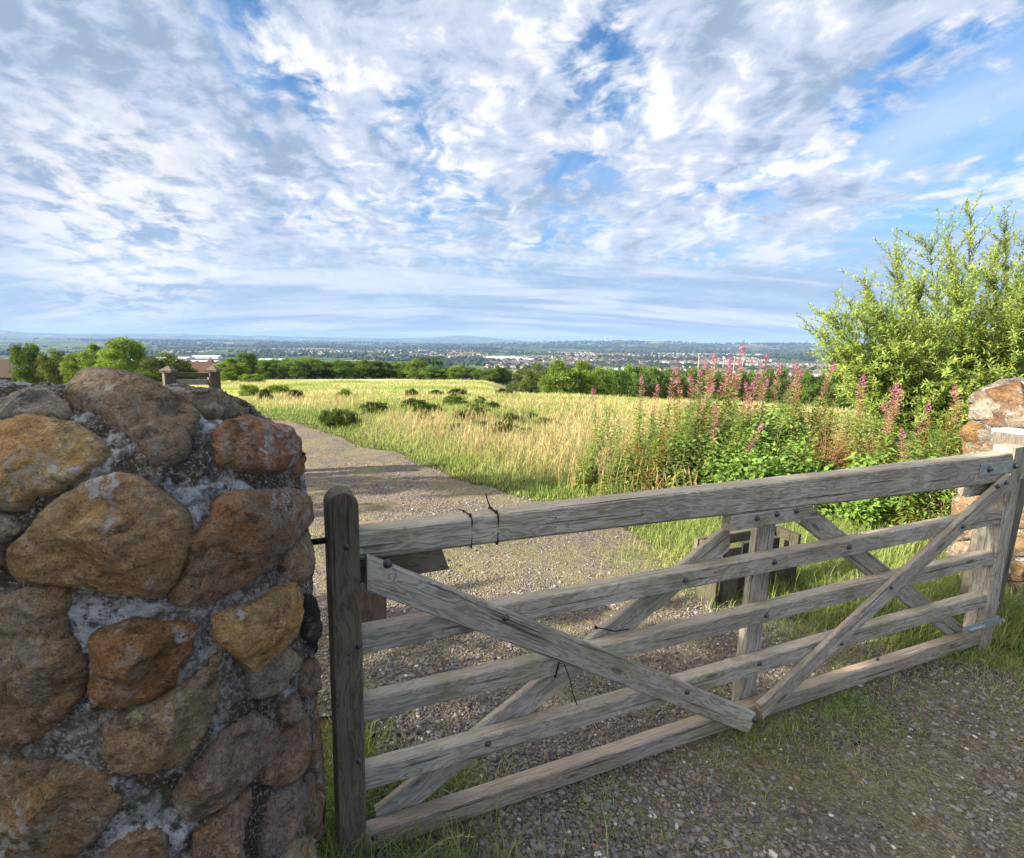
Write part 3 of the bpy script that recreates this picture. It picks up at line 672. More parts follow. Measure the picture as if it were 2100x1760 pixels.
LEFT = [  # outline, colour, height, lichen
 ([(-70, 190), (0, 172), (60, 150), (170, 150), (270, 180), (360, 240), (380, 270), (345, 320), (270, 370), (190, 430), (110, 440), (80, 485), (0, 490), (-90, 470)], TAN, .055, .5),
 ([(20, 640), (80, 590), (140, 510), (200, 460), (300, 400), (420, 365), (500, 385), (580, 440), (670, 510), (688, 570), (680, 640), (640, 740), (600, 800), (540, 825), (420, 805), (280, 785), (140, 770), (60, 765), (25, 710)], (.27, .185, .10), .062, .25),
 ([(235, 85), (290, 45), (380, 22), (500, 22), (560, 45), (660, 95), (725, 135), (690, 200), (680, 260), (640, 285), (580, 300), (545, 325), (520, 270), (460, 205), (380, 150), (300, 120)], (.19, .155, .12), .05, .5),
 ([(-30, 110), (60, 52), (130, 38), (190, 62), (240, 98), (250, 135), (190, 148), (60, 146), (-20, 165)], (.24, .225, .20), .04, 1.),
 ([(790, 200), (830, 165), (900, 148), (960, 175), (1040, 220), (1090, 270), (1095, 310), (1060, 340), (960, 345), (880, 335), (820, 310), (795, 270)], (.24, .13, .075), .05, .9),
 ([(1072, 222), (1115, 230), (1140, 290), (1130, 350), (1090, 375), (1070, 340), (1098, 300)], (.22, .13, .07), .03, .3),
 ([(690, 612), (740, 580), (790, 520), (802, 470), (860, 432), (960, 430), (1060, 420), (1120, 440), (1150, 490), (1130, 540), (1090, 590), (1030, 650), (980, 710), (900, 770), (800, 820), (700, 850), (640, 845), (630, 800), (690, 720), (700, 660)], (.22, .145, .095), .055, 1.),
 ([(1050, 690), (1085, 620), (1130, 580), (1168, 600), (1172, 660), (1145, 720), (1100, 760), (1060, 750)], (.27, .21, .15), .035, .5),
 ([(795, 890), (880, 860), (960, 830), (1050, 775), (1085, 760), (1102, 800), (1100, 880), (1080, 960), (1020, 1020), (960, 1070), (920, 1087), (880, 1040), (830, 1010), (792, 970)], OCH, .05, .1),
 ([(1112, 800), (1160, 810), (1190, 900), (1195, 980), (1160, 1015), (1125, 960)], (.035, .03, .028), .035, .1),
 ([(-120, 850), (0, 830), (100, 790), (222, 780), (235, 850), (215, 950), (260, 1010), (287, 1100), (270, 1190), (200, 1270), (120, 1340), (50, 1372), (-60, 1372), (-140, 1200)], (.23, .165, .105), .05, .25),
 ([(310, 975), (380, 945), (460, 918), (600, 930), (702, 922), (705, 950), (685, 1020), (640, 1080), (630, 1140), (560, 1190), (430, 1225), (330, 1212), (315, 1160), (325, 1060)], RUST, .05, .2),
 ([(370, 1285), (440, 1245), (560, 1205), (650, 1145), (740, 1080), (800, 1015), (812, 1050), (790, 1180), (750, 1300), (690, 1400), (620, 1440), (500, 1455), (400, 1445), (368, 1380)], (.25, .19, .12), .055, .6),
 ([(930, 1080), (1000, 1020), (1060, 1000), (1102, 1040), (1090, 1090), (1040, 1130), (990, 1170), (950, 1187), (918, 1140)], (.25, .205, .165), .03, .7),
 ([(640, 1560), (680, 1480), (740, 1400), (800, 1320), (860, 1270), (940, 1250), (1010, 1290), (1022, 1340), (980, 1420), (900, 1500), (820, 1570), (740, 1620), (690, 1637), (650, 1600)], (.20, .145, .115), .05, .5),
 ([(965, 1490), (982, 1420), (1010, 1350), (1060, 1290), (1110, 1230), (1132, 1270), (1130, 1350), (1100, 1430), (1060, 1490), (1010, 1502)], (.24, .155, .10), .04, .2),
 ([(1105, 1130), (1128, 1050), (1160, 1030), (1172, 1090), (1150, 1150), (1115, 1170)], (.22, .16, .12), .03, .5),
 ([(950, 1700), (985, 1575), (1040, 1512), (1100, 1470), (1122, 1520), (1120, 1600), (1080, 1680), (1020, 1745), (970, 1760)], (.23, .175, .14), .04, .5),
 ([(700, 1790), (710, 1690), (780, 1630), (850, 1570), (918, 1530), (910, 1600), (870, 1680), (890, 1790), (800, 1850)], (.21, .14, .095), .045, .4),
 ([(-90, 1440), (0, 1432), (100, 1425), (250, 1435), (345, 1468), (432, 1558), (385, 1640), (312, 1720), (230, 1790), (0, 1830), (-90, 1700)], (.21, .155, .10), .05, 1.),
 ([(370, 1760), (450, 1700), (560, 1680), (600, 1700), (612, 1800), (560, 1880), (400, 1850)], (.23, .16, .11), .04, .4),
 ([(1050, 1770), (1080, 1700), (1140, 1678), (1150, 1760), (1140, 1860), (1060, 1850)], (.33, .28, .19), .035, .3),
 ([(1150, 1180), (1172, 1170), (1185, 1300), (1192, 1500), (1182, 1640), (1162, 1500), (1150, 1350)], (.26, .19, .13), .02, .3),
 ([(640, 62), (760, 66), (850, 98), (897, 138), (880, 152), (820, 142), (740, 120), (680, 98)], (.20, .165, .125), .04, .7),
 ([(1035, 1235), (1060, 1185), (1090, 1165), (1105, 1200), (1075, 1260), (1050, 1285)], (.22, .16, .11), .03, .3),
 ([(1105, 1560), (1140, 1450), (1165, 1520), (1180, 1700), (1150, 1680), (1125, 1640)], (.21, .15, .11), .03, .4),
 ([(-60, 520), (10, 520), (60, 570), (15, 620), (10, 700), (-50, 720)], (.20, .16, .12), .03, .5)]
SR = lambda pts: [(1878+x*.3335, 763+y*.3335) for x, y in pts]
RIGHT = [
 ([(285, 200), (330, 130), (425, 105), (430, 160), (330, 200)], (.25, .20, .15), .05, .4),
 ([(210, 420), (225, 330), (290, 300), (262, 400), (245, 470)], (.26, .20, .14), .05, .3),
 ([(205, 590), (215, 500), (300, 510), (395, 520), (300, 590)], (.28, .20, .13), .05, .3),
 ([(430, 118), (520, 76), (640, 55), (650, 180), (560, 190), (465, 165)], (.24, .14, .07), .045, .3),
 ([(665, 55), (760, 60), (800, 190), (670, 180)], (.22, .16, .11), .04, .5),
 ([(300, 282), (330, 200), (420, 160), (500, 190), (540, 240), (480, 290), (380, 298)], (.30, .25, .19), .06, .9),
 ([(500, 335), (530, 280), (620, 240), (720, 235), (770, 330), (600, 348)], (.27, .22, .165), .06, .4),
 ([(260, 420), (280, 360), (330, 312), (400, 320), (405, 400), (392, 480), (300, 497), (265, 460)], (.31, .20, .09), .07, .4),
 ([(400, 485), (405, 430), (470, 400), (560, 420), (560, 492)], (.33, .25, .17), .05, .7),
 ([(600, 380), (700, 360), (780, 420), (760, 500), (620, 500)], (.27, .21, .15), .05, .4),
 ([(190, 870), (215, 780), (270, 742), (380, 742), (432, 762), (400, 812), (290, 875)], (.36, .27, .185), .06, .5),
 ([(225, 700), (300, 600), (420, 610), (440, 735), (380, 740), (280, 742)], (.32, .235, .155), .05, .5),
 ([(200, 1010), (240, 900), (330, 900), (390, 950), (380, 1020), (260, 1035)], (.27, .20, .14), .05, .4),
 ([(175, 1110), (250, 1045), (340, 1055), (330, 1130), (240, 1160)], (.30, .23, .17), .05, .4),
 ([(560, 1000), (700, 985), (780, 1040), (740, 1130), (580, 1135)], (.28, .215, .15), .05, .5),
 ([(575, 1175), (700, 1160), (780, 1200), (740, 1285), (595, 1290)], (.33, .25, .16), .05, .3),
 ([(545, 1310), (690, 1300), (780, 1330), (760, 1470), (570, 1455)], (.20, .165, .13), .05, .4),
 ([(480, 1500), (680, 1485), (800, 1520), (780, 1660), (510, 1645)], (.30, .185, .10), .06, .2),
 ([(130, 1290), (170, 1180), (260, 1180), (330, 1260), (260, 1380), (150, 1370)], (.28, .215, .16), .05, .4),
 ([(340, 1160), (480, 1140), (520, 1260), (400, 1300), (340, 1240)], (.27, .20, .14), .05, .4),
 ([(600, 700), (740, 690), (790, 800), (760, 960), (600, 960)], (.30, .22, .15), .05, .4),
 ([(450, 790), (580, 760), (580, 930), (470, 960)], (.26, .20, .15), .05, .4)]
def build_pillar(name, label, c, h, r, table, conv, seed0, extra):
    par = empty(name, (c[0], c[1], -.05), label, 'stone pillar'); bpy.context.view_layer.update()
    pillar_core('mortar_core', c, h, r, par, seed0)
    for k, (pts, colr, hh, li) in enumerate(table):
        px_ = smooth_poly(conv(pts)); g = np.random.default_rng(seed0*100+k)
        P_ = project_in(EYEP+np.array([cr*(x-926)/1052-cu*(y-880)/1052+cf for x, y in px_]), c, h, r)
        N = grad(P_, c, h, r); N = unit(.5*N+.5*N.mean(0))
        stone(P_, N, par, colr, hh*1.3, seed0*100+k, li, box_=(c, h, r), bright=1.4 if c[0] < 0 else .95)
    # stones on the faces the photograph only hints at
    g = np.random.default_rng(seed0+77)
    for k, (u, v, face, sz) in enumerate(extra):
        if face == 'x': ctr = c+np.array([h[0]*np.sign(sz), u*h[1], v*h[2]]); a, b_ = np.array([0, 1., 0]), np.array([0, 0, 1.])
        elif face == 'y': ctr = c+np.array([u*h[0], h[1], v*h[2]]); a, b_ = np.array([1., 0, 0]), np.array([0, 0, 1.])
        elif face == '-y': ctr = c+np.array([u*h[0], -h[1], v*h[2]]); a, b_ = np.array([1., 0, 0]), np.array([0, 0, 1.])
        else: ctr = c+np.array([u*h[0], v*h[1], h[2]]); a, b_ = np.array([1., 0, 0]), np.array([0, 1., 0])
        th = np.linspace(0, 2*math.pi, 90, endpoint=False); rad = abs(sz)*(1+.18*np.sin(2*th+g.uniform(0, 6))+.12*np.sin(3*th+g.uniform(0, 6)))
        P_ = ctr+(np.cos(th)*rad)[:, None]*a*1.15+(np.sin(th)*rad)[:, None]*b_*.85
        for _ in range(5): P_ = P_-grad(P_, c, h, r)*sdf(P_, c, h, r)[:, None]
        N = grad(P_, c, h, r); N = unit(.5*N+.5*N.mean(0))
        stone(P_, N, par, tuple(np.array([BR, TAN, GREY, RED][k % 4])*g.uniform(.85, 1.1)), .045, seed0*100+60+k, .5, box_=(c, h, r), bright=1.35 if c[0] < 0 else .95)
    return par
PC, PH, PR = np.array([-.985, 1.165, .70]), np.array([.635, .345, .800]), .30
ex = [(-.5+.5*i, -.75+.36*j+(.1 if i % 2 else 0), 'y', .13) for i in range(3) for j in range(5)]+[(-.3, -.8, '-y', .12), (.35, -.82, '-y', .13), (-.75, -.55, '-y', .13), (-.8, .1, '-y', .13), (-.8, .55, '-y', .12)]
build_pillar('stone_pillar', 'big rounded pillar of brown field stones set in rough grey mortar beside the closing stile', PC, PH, PR, LEFT, L1, 3, ex)
QC, QH, QR = np.array([4.28, 3.36, .66]), np.array([.62, .36, .74]), .20
ex = [(-.4+.5*i, -.75+.36*j, 'y', .14) for i in range(3) for j in range(5)]+[(.1+.4*(j % 2), -.7+.35*j, 'x', -.12) for j in range(5)]+[(-.12+.33*i+(.14 if j % 2 else 0), -.80+.34*j, '-y', .12+.02*((i+j) % 3)) for i in range(3) for j in range(6)]
build_pillar('stone_pillar', 'smaller tan stone pillar behind the hinge end of the gate', QC, QH, QR, RIGHT, SR, 5, ex)

# ------------------------------------------------------------------ foliage builders
def rand_dirs(g, n): return unit(g.normal(size=(n, 3)))
def crown(g, H, W, n_clump, per, leaf, cols, zc=.58, squash=.9, base=.15, dome=False):
    """leaf clumps spread through an uneven crown volume; returns V,T3,C"""
    P = []; Dv = []; C = []
    cl = []
    for k in range(n_clump):
        while True:
            d = g.normal(size=3); d /= np.linalg.norm(d); r_ = g.uniform(.35, 1)**.6
            c = d*r_*np.array([W/2, W/2, H*(1-base)/2])
            if c[2] > -H*.45: break
        if dome: c[2] = abs(c[2])*1.7
        else: c[2] += H*base+H*(1-base)/2
        rad = g.uniform(.09, .19)*W*(1.1-.35*r_)
        cl.append((c, rad, r_))
    for c, rad, r_ in cl:
        d = rand_dirs(g, per); d[:, 2] = np.abs(d[:, 2])*.9-.25; d = unit(d)
        rr_ = rad*g.uniform(.55, 1.05, per)[:, None]
        p = c+d*rr_*np.array([1, 1, squash]); p[:, 2] = np.maximum(p[:, 2], .03*H)
        P.append(p); Dv.append(unit(d+g.normal(size=(per, 3))*.6)); b_ = g.uniform(.55, 1.4)
        mixv = g.uniform(0, 1, per)[:, None]*.7+g.uniform(0, .3)
        C.append((np.array(cols[0])*(1-mixv)+np.array(cols[1])*mixv)*b_*g.uniform(.75, 1.25, (per, 1)))
    P = np.vstack(P); Dv = np.vstack(Dv); C = np.vstack(C); n = len(P)
    return leaves(P, Dv, rand_dirs(g, n)+np.array([0, 0, .8]), leaf*g.uniform(.7, 1.4, n), leaf*.62*g.uniform(.7, 1.3, n), C)
def tree_meshes(seed, H, W, n_clump, per, leaf, cols, base=.12, dome=False):
    g = np.random.default_rng(seed); V, T3, C = crown(g, H, W, n_clump, per, leaf, cols, base=base, dome=dome)
    b = Bag(); b.add(V, T3=T3, C=C); cm = b.me('crown', M_tree)
    b = Bag(); pts = np.array([[0, 0, -.3], [.02*W, 0, H*.2], [-.01*W, .02*W, H*.45], [.02*W, 0, H*.75]]); v, q, t3 = tube(pts, np.array([.035, .028, .018, .006])*H, 7); b.add(v, q, t3, (.09, .075, .055))
    for k in range(9):
        a = g.uniform(0, 6.28); z0 = g.uniform(.12, .5)*H; e_ = np.array([math.cos(a)*W*.36, math.sin(a)*W*.36, z0+H*g.uniform(.1, .3)])
        v, q, t3 = tube([(0, 0, z0), e_*np.array([.5, .5, 0])+np.array([0, 0, z0+.35*(e_[2]-z0)]), e_], np.array([.014, .009, .003])*H, 5); b.add(v, q, t3, (.09, .075, .055))
    return cm, b.me('trunk', M_bark)
GD = ((.045, .095, .02), (.15, .24, .045)); GB = ((.08, .15, .025), (.22, .31, .05)); GO = ((.055, .09, .025), (.16, .20, .055))
PROTO = {'round': [tree_meshes(100+k, 5, 5.2, 95, 110, .22, GD, .0) for k in range(3)],
         'bright': [tree_meshes(120+k, 5, 5.0, 120, 120, .19, GB, .0) for k in range(2)],
         'olive': [tree_meshes(130+k, 5, 5.4, 90, 110, .22, GO, .0) for k in range(2)],
         'poplar': [tree_meshes(140, 5, 1.8, 50, 60, .2, GD, .03)],
         'bush': [tree_meshes(150+k, 2, 2.6, 60, 120, .10, GD, .0, k > 0) for k in range(2)],
         'brightbush': [tree_meshes(160+k, 2, 2.4, 70, 120, .09, GB, .0, True) for k in range(2)],
         'gorse': [tree_meshes(170+k, 1, 1.5, 60, 150, .05, ((.022, .045, .012), (.08, .12, .025)), .0, True) for k in range(2)]}
KH = {'round': (5, 5.2), 'bright': (5, 5), 'olive': (5, 5.4), 'poplar': (5, 1.8), 'bush': (2, 2.6), 'brightbush': (2, 2.4), 'gorse': (1, 1.5)}
def plant(kind, name, X, Ytop, Ybase, Wpx, label, cat, group=None, dist=None, seed=0, two=True):
    """stand a tree or bush of the right real size where the ground is seen at (X, Ybase)"""
    g = np.random.default_rng(seed+int(X*7+Ybase))
    if dist is None: p = ground(X, Ybase); d = np.linalg.norm((p-EYEP)[:2])
    else: dv = dirpx(X, 700.); k_ = dist/np.linalg.norm(dv[:2]); p = EYEP+dv*k_; p[2] = tz(p[0], p[1]); d = dist
    yy = p[1]; ztop = at(X, Ytop, yy)[2]; H = max(.2, ztop-p[2]); W = Wpx/1052*yy*1.02
    cm, tm_ = PROTO[kind][g.integers(len(PROTO[kind]))]; kh, kw = KH[kind]
    o = empty(name, (p[0], p[1], p[2]-.02*H), label, cat, group); o.matrix_world = Matrix.Translation(Vector(p)) @ Matrix.Rotation(g.uniform(0, 6.28), 4, 'Z') @ Matrix.Diagonal((W/kw, W/kw, H/kh, 1))
    c = bpy.data.objects.new('crown', cm); COL.objects.link(c); c.parent = o
    if two: c = bpy.data.objects.new('trunk', tm_); COL.objects.link(c); c.parent = o
    return o
# trees on the left
plant('bright', 'tree', 252, 697, 790, 88, 'tallest round-topped bright green tree left of the small wooden gate', 'tree', dist=62)
plant('round', 'tree', 53, 707, 765, 64, 'round green tree at the left edge beside the dark roofed house', 'tree', dist=85)
plant('olive', 'tree', 108, 720, 768, 60, 'wide low olive tree second from the left edge', 'tree', dist=80)
plant('bright', 'tree', 152, 727, 770, 52, 'small pale tree in the gap between two taller left trees', 'tree', dist=75)
plant('bright', 'tree', 190, 711, 775, 55, 'bright green tree just left of the tallest left tree', 'tree', dist=66)
plant('olive', 'tree', 335, 727, 800, 92, 'broad olive tree behind the left post of the small gate', 'tree', dist=45)
plant('round', 'tree', 372, 745, 790, 50, 'dark tree behind the small gate below the red roofed building', 'tree', dist=60)
plant('bright', 'tree', 470, 738, 800, 62, 'rounded green tree right of the small gate', 'tree', dist=55)
plant('brightbush', 'bush', 512, 760, 800, 48, 'rounded bush between the small gate and the long hedge', 'bush', dist=50)
plant('round', 'tree', 500, 724, 772, 50, 'tree rising above the left end of the long hedge', 'tree', dist=120)
plant('olive', 'bush', 285, 765, 800, 60, 'low pale bush at the foot of the tallest left tree', 'bush', dist=40)
# long hedge of trees across the field
gh = np.random.default_rng(5)
X = 528.
while X < 858:
    plant('round' if gh.random() < .75 else 'bright', 'hedge_tree', X, 737+gh.uniform(-3, 6)+(X-528)*.006, 0, gh.uniform(44, 58), 'dark green tree in the long hedge across the far side of the field', 'tree', 'trees of the long field hedge', dist=148+gh.uniform(-5, 5), seed=int(X)); X += gh.uniform(15, 24)
X = 862.
while X < 1050:
    plant(('olive', 'round', 'bright')[gh.integers(3)], 'hedge_tree', X, 755+gh.uniform(-5, 5), 0, gh.uniform(28, 44), 'lower tree in the gap between the long hedge and the near clump', 'tree', 'low trees between the hedge and the near clump', dist=140+gh.uniform(-8, 8), seed=int(X)); X += gh.uniform(14, 22)
for X, yt, wd, dd_ in [(1078, 756, 60, 70), (1105, 750, 70, 66), (1150, 745, 84, 62), (1196, 748, 80, 64), (1235, 757, 60, 70), (1268, 758, 56, 85), (1300, 750, 50, 95), (1340, 753, 60, 90), (1385, 757, 60, 95), (1432, 756, 60, 95), (1480, 758, 60, 100), (1540, 760, 60, 105), (1600, 757, 60, 100), (1660, 760, 60, 100), (1720, 758, 60, 100), (1780, 760, 60, 100), (1840, 760, 60, 100), (1900, 760, 70, 100)]:
    if X < 1240: plant('olive' if X in (1078, 1105) else 'bright', 'tree', X, yt, 0, wd, 'tall leafy tree in the near clump right of the open field', 'tree', 'trees of the near clump beyond the field', dist=dd_)
    else: plant('round' if X % 3 else 'bright', 'hedge_tree', X, yt, 0, wd, 'dark tree in the hedge behind the flowering willowherb', 'tree', 'hedge trees behind the willowherb', dist=dd_)
for k in range(9): plant('poplar', 'poplar', 856+k*6.2, 730+gh.uniform(-1.5, 1.5), 0, 9, 'narrow upright poplar in the straight row beyond the hedge', 'tree', 'row of poplars beyond the hedge', dist=330)
# bushes in the field
for X, yt, yb, wd, kd, lb in [(640+gx_*1., 800+gy_*1., 0, 0, '', '') for gx_, gy_ in []]+[(512, 782, 812, 40, 'brightbush', 'light green bush at the left edge of the open field'), (572, 783, 812, 52, 'brightbush', 'leafy green bush in the field with dark gorse in front'), (545, 800, 822, 30, 'gorse', 'dark prostrate gorse in front of the leafy green bush'), (604, 800, 818, 34, 'gorse', 'dark low gorse right of the leafy green bush'),
                              (705, 838, 872, 78, 'gorse', 'wide dark gorse bush beside the bend of the gravel track'), (672, 842, 866, 34, 'gorse', 'small gorse clump left of the wide dark gorse'), (705, 797, 815, 34, 'brightbush', 'small green bush alone in the middle of the field'), (845, 800, 815, 30, 'gorse', 'round black-green gorse left of the low scrub strip'),
                              (893, 803, 812, 34, 'gorse', 'low dark scrub left half of the strip in the field'), (937, 799, 812, 42, 'gorse', 'low dark scrub with upright twigs in the field strip'), (1033, 799, 811, 36, 'gorse', 'low dark scrub nearest the clump of trees'), (1048, 848, 872, 40, 'gorse', 'dark scrub tuft in the tall grass right of centre'), (932, 870, 892, 70, 'gorse', 'spreading dark scrub in the grass below the scrub strip'),
                              (870, 850, 868, 50, 'gorse', 'thin dark scrub between two patches of straw grass'), (770, 826, 842, 60, 'gorse', 'heathery dark scrub behind the wide gorse'), (850, 822, 836, 60, 'gorse', 'heathery brown scrub along the far edge of the green grass')]:
    plant(kd, 'gorse_bush' if kd == 'gorse' else 'bush', X, yt-(7 if kd == 'gorse' else 2), yb, wd, lb, 'bush')
gsx = np.random.default_rng(66)
for k in range(18):
    X = gsx.uniform(640, 1160); yb = gsx.uniform(822, 905)
    if X < 560+(yb-815)*4.2: continue
    sz_ = (yb-700)/150; plant('gorse' if k % 3 else 'bush', 'gorse_bush', X, yb-gsx.uniform(16, 34)*sz_, yb, gsx.uniform(26, 60)*sz_, 'low scrub clump scattered in the rough grass beside the track', 'bush', 'scrub clumps in the rough grass', seed=k)
# near scrub seen over the left pillar
for k, (X, yt, wd, dd_) in enumerate([(20, 765, 90, 7.5), (85, 762, 80, 8.2), (150, 772, 80, 7.8), (205, 757, 70, 8.6), (250, 765, 70, 9.2), (300, 768, 60, 9.6)]):
    plant('gorse' if k not in (3, 4) else 'brightbush', 'gorse_bush', X, yt, 0, wd, ['spiky dark gorse at the left edge over the pillar', 'dark gorse above the pale lichened stone', 'low gorse right of the lichened stone', 'yellow green bush above the pillar with upright tips', 'pale bush in front of the tallest left tree', 'sparse bush left of the small wooden gate'][k], 'bush', dist=dd_)

# ------------------------------------------------------------------ small wooden gate far left
sg = empty('small_gate', (-2.95, 5.9, -.05), 'small old wooden gate between two capped posts seen over the left pillar', 'gate'); bpy.context.view_layer.update()
pl_, pr_ = at(345, 757, 5.7), at(437, 756, 6.0); nd = unit(np.cross(pr_*[1, 1, 0]-pl_*[1, 1, 0], [0, 0, 1.]))
for P_ in (pl_, pr_):
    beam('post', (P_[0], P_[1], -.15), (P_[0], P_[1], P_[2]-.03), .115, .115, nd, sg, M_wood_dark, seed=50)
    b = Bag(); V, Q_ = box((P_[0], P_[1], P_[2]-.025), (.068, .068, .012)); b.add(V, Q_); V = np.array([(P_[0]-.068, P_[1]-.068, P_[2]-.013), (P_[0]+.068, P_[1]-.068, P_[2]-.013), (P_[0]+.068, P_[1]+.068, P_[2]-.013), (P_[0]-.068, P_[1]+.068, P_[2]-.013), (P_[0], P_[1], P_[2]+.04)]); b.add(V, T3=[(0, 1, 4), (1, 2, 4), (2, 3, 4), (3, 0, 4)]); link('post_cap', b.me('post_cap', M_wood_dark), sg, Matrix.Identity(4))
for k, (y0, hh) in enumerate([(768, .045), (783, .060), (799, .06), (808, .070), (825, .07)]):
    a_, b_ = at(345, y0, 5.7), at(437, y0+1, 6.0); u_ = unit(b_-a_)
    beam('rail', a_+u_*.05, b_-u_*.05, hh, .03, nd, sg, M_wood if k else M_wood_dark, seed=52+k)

# ------------------------------------------------------------------ willow on the right
def willow():
    g = np.random.default_rng(21); base = np.array([6.9, 6.4, -.05]); o = empty('willow_shrub', base, 'big silvery green willow shrub leaning in from the right edge behind the stone pillar', 'shrub'); bpy.context.view_layer.update()
    stems = Bag(); LP, LD, LN, LC = [], [], [], []
    targets = []
    for X, Y, d in [(1700, 655, 6.2), (1770, 575, 6.3), (1835, 520, 6.6), (1905, 500, 6.5), (1945, 470, 6.7), (1992, 442, 6.4), (2062, 480, 6.6), (2120, 500, 6.4), (1720, 720, 6.0), (1800, 650, 6.1), (1880, 590, 6.0), (1960, 560, 5.9), (2040, 560, 5.9), (2100, 600, 5.8), (1840, 700, 5.8), (1920, 680, 5.6), (2000, 650, 5.6), (2080, 680, 5.5), (1760, 770, 5.8), (2160, 560, 6.5), (2200, 640, 6.2),
                    (1850, 770, 5.6), (1940, 760, 5.4), (2030, 760, 5.4), (1900, 830, 5.5), (1990, 840, 5.3), (1800, 830, 5.7), (2100, 800, 5.4), (1680, 680, 6.4), (2240, 700, 6.5), (1780, 640, 7.), (1860, 560, 7.4), (1950, 520, 7.6), (2050, 500, 7.8), (2140, 480, 7.8)]:
        targets.append(at(X, Y, d))
    for k in range(20): targets.append(at(g.uniform(1700, 1900), g.uniform(640, 800), g.uniform(5.5, 6.4)))
    for k in range(26): targets.append(at(g.uniform(1820, 2250), g.uniform(590, 850), g.uniform(5.3, 6.6)))
    for e_ in targets:
        e_ = np.array(e_); s0 = base+np.append(g.normal(0, .18, 2), 0); mid = s0*.5+e_*.5+np.array([0, 0, -.12*np.linalg.norm(e_-s0)])+g.normal(0, .12, 3); mid[2] = max(mid[2], .2)
        t_ = np.linspace(0, 1, 14)[:, None]; path = s0*(1-t_)**2+2*mid*t_*(1-t_)+e_*t_**2; path += fbm(path*2.2, 3, 2)[:, None]*.05
        v, q, t3 = tube(path, np.linspace(.022, .0028, 14), 5); stems.add(v, q, t3, (.13, .115, .07))
        tang = unit(np.gradient(path, axis=0))
        nb = 95
        for k in range(nb):
            f = g.uniform(.22, 1.); i = min(12, int(f*13)); p0 = path[i]*(1-(f*13-i))+path[i+1]*(f*13-i); tg = tang[i]
            dv = unit(tg*.9+rand_dirs(g, 1)[0]*.75+np.array([-.18, -.08, .22])); ln = g.uniform(.22, .52)*(1.15-.35*f)
            if k == 0: p0, dv, ln = path[-2], unit(tg*.8+np.array([0, 0, .5])), .30
            tt = np.linspace(0, 1, 6)[:, None]; tw = p0+dv*ln*tt+np.array([0, 0, -.06*ln])*tt**2+g.normal(0, .012, (6, 3))*tt
            v, q, t3 = tube(tw, np.linspace(.0032, .0012, 6), 3, False); stems.add(v, q, t3, (.16, .14, .07))
            nl = int(ln/.013); ff = np.linspace(.05, 1, nl); ip = np.clip((ff*5).astype(int), 0, 4); fr = (ff*5-ip)[:, None]
            P_ = tw[ip]*(1-fr)+tw[ip+1]*fr; az_ = np.arange(nl)*2.4+g.uniform(0, 6); a = unit(np.cross(dv, [.3, .2, 1.])); b_ = np.cross(dv, a)
            rad = np.cos(az_)[:, None]*a+np.sin(az_)[:, None]*b_
            LP.append(P_); LD.append(unit(rad*.75+dv*.75+g.normal(0, .2, (nl, 3)))); LN.append(unit(dv*.8-rad*.4+np.array([0, 0, .7])+g.normal(0, .3, (nl, 3))))
            tone = g.uniform(0, 1); c0 = np.array([.19, .28, .055])*(1-tone)+np.array([.40, .53, .14])*tone
            cc = c0*g.uniform(.7, 1.3, (nl, 1)); yel = g.random(nl) < .035; cc[yel] = (.42, .33, .03); LC.append(cc)
    P_, Dv, N, C = map(np.vstack, (LP, LD, LN, LC)); n = len(P_)
    V, T3, C = leaves(P_, Dv, N, g.uniform(.040, .072, n), g.uniform(.012, .019, n), C, .15, .1)
    b = Bag(); b.add(V, T3=T3, C=C); link('foliage', b.me('foliage', M_leaf), o, Matrix.Identity(4))
    link('branches', stems.me('branches', M_stem), o, Matrix.Identity(4)); return n
nW = willow()

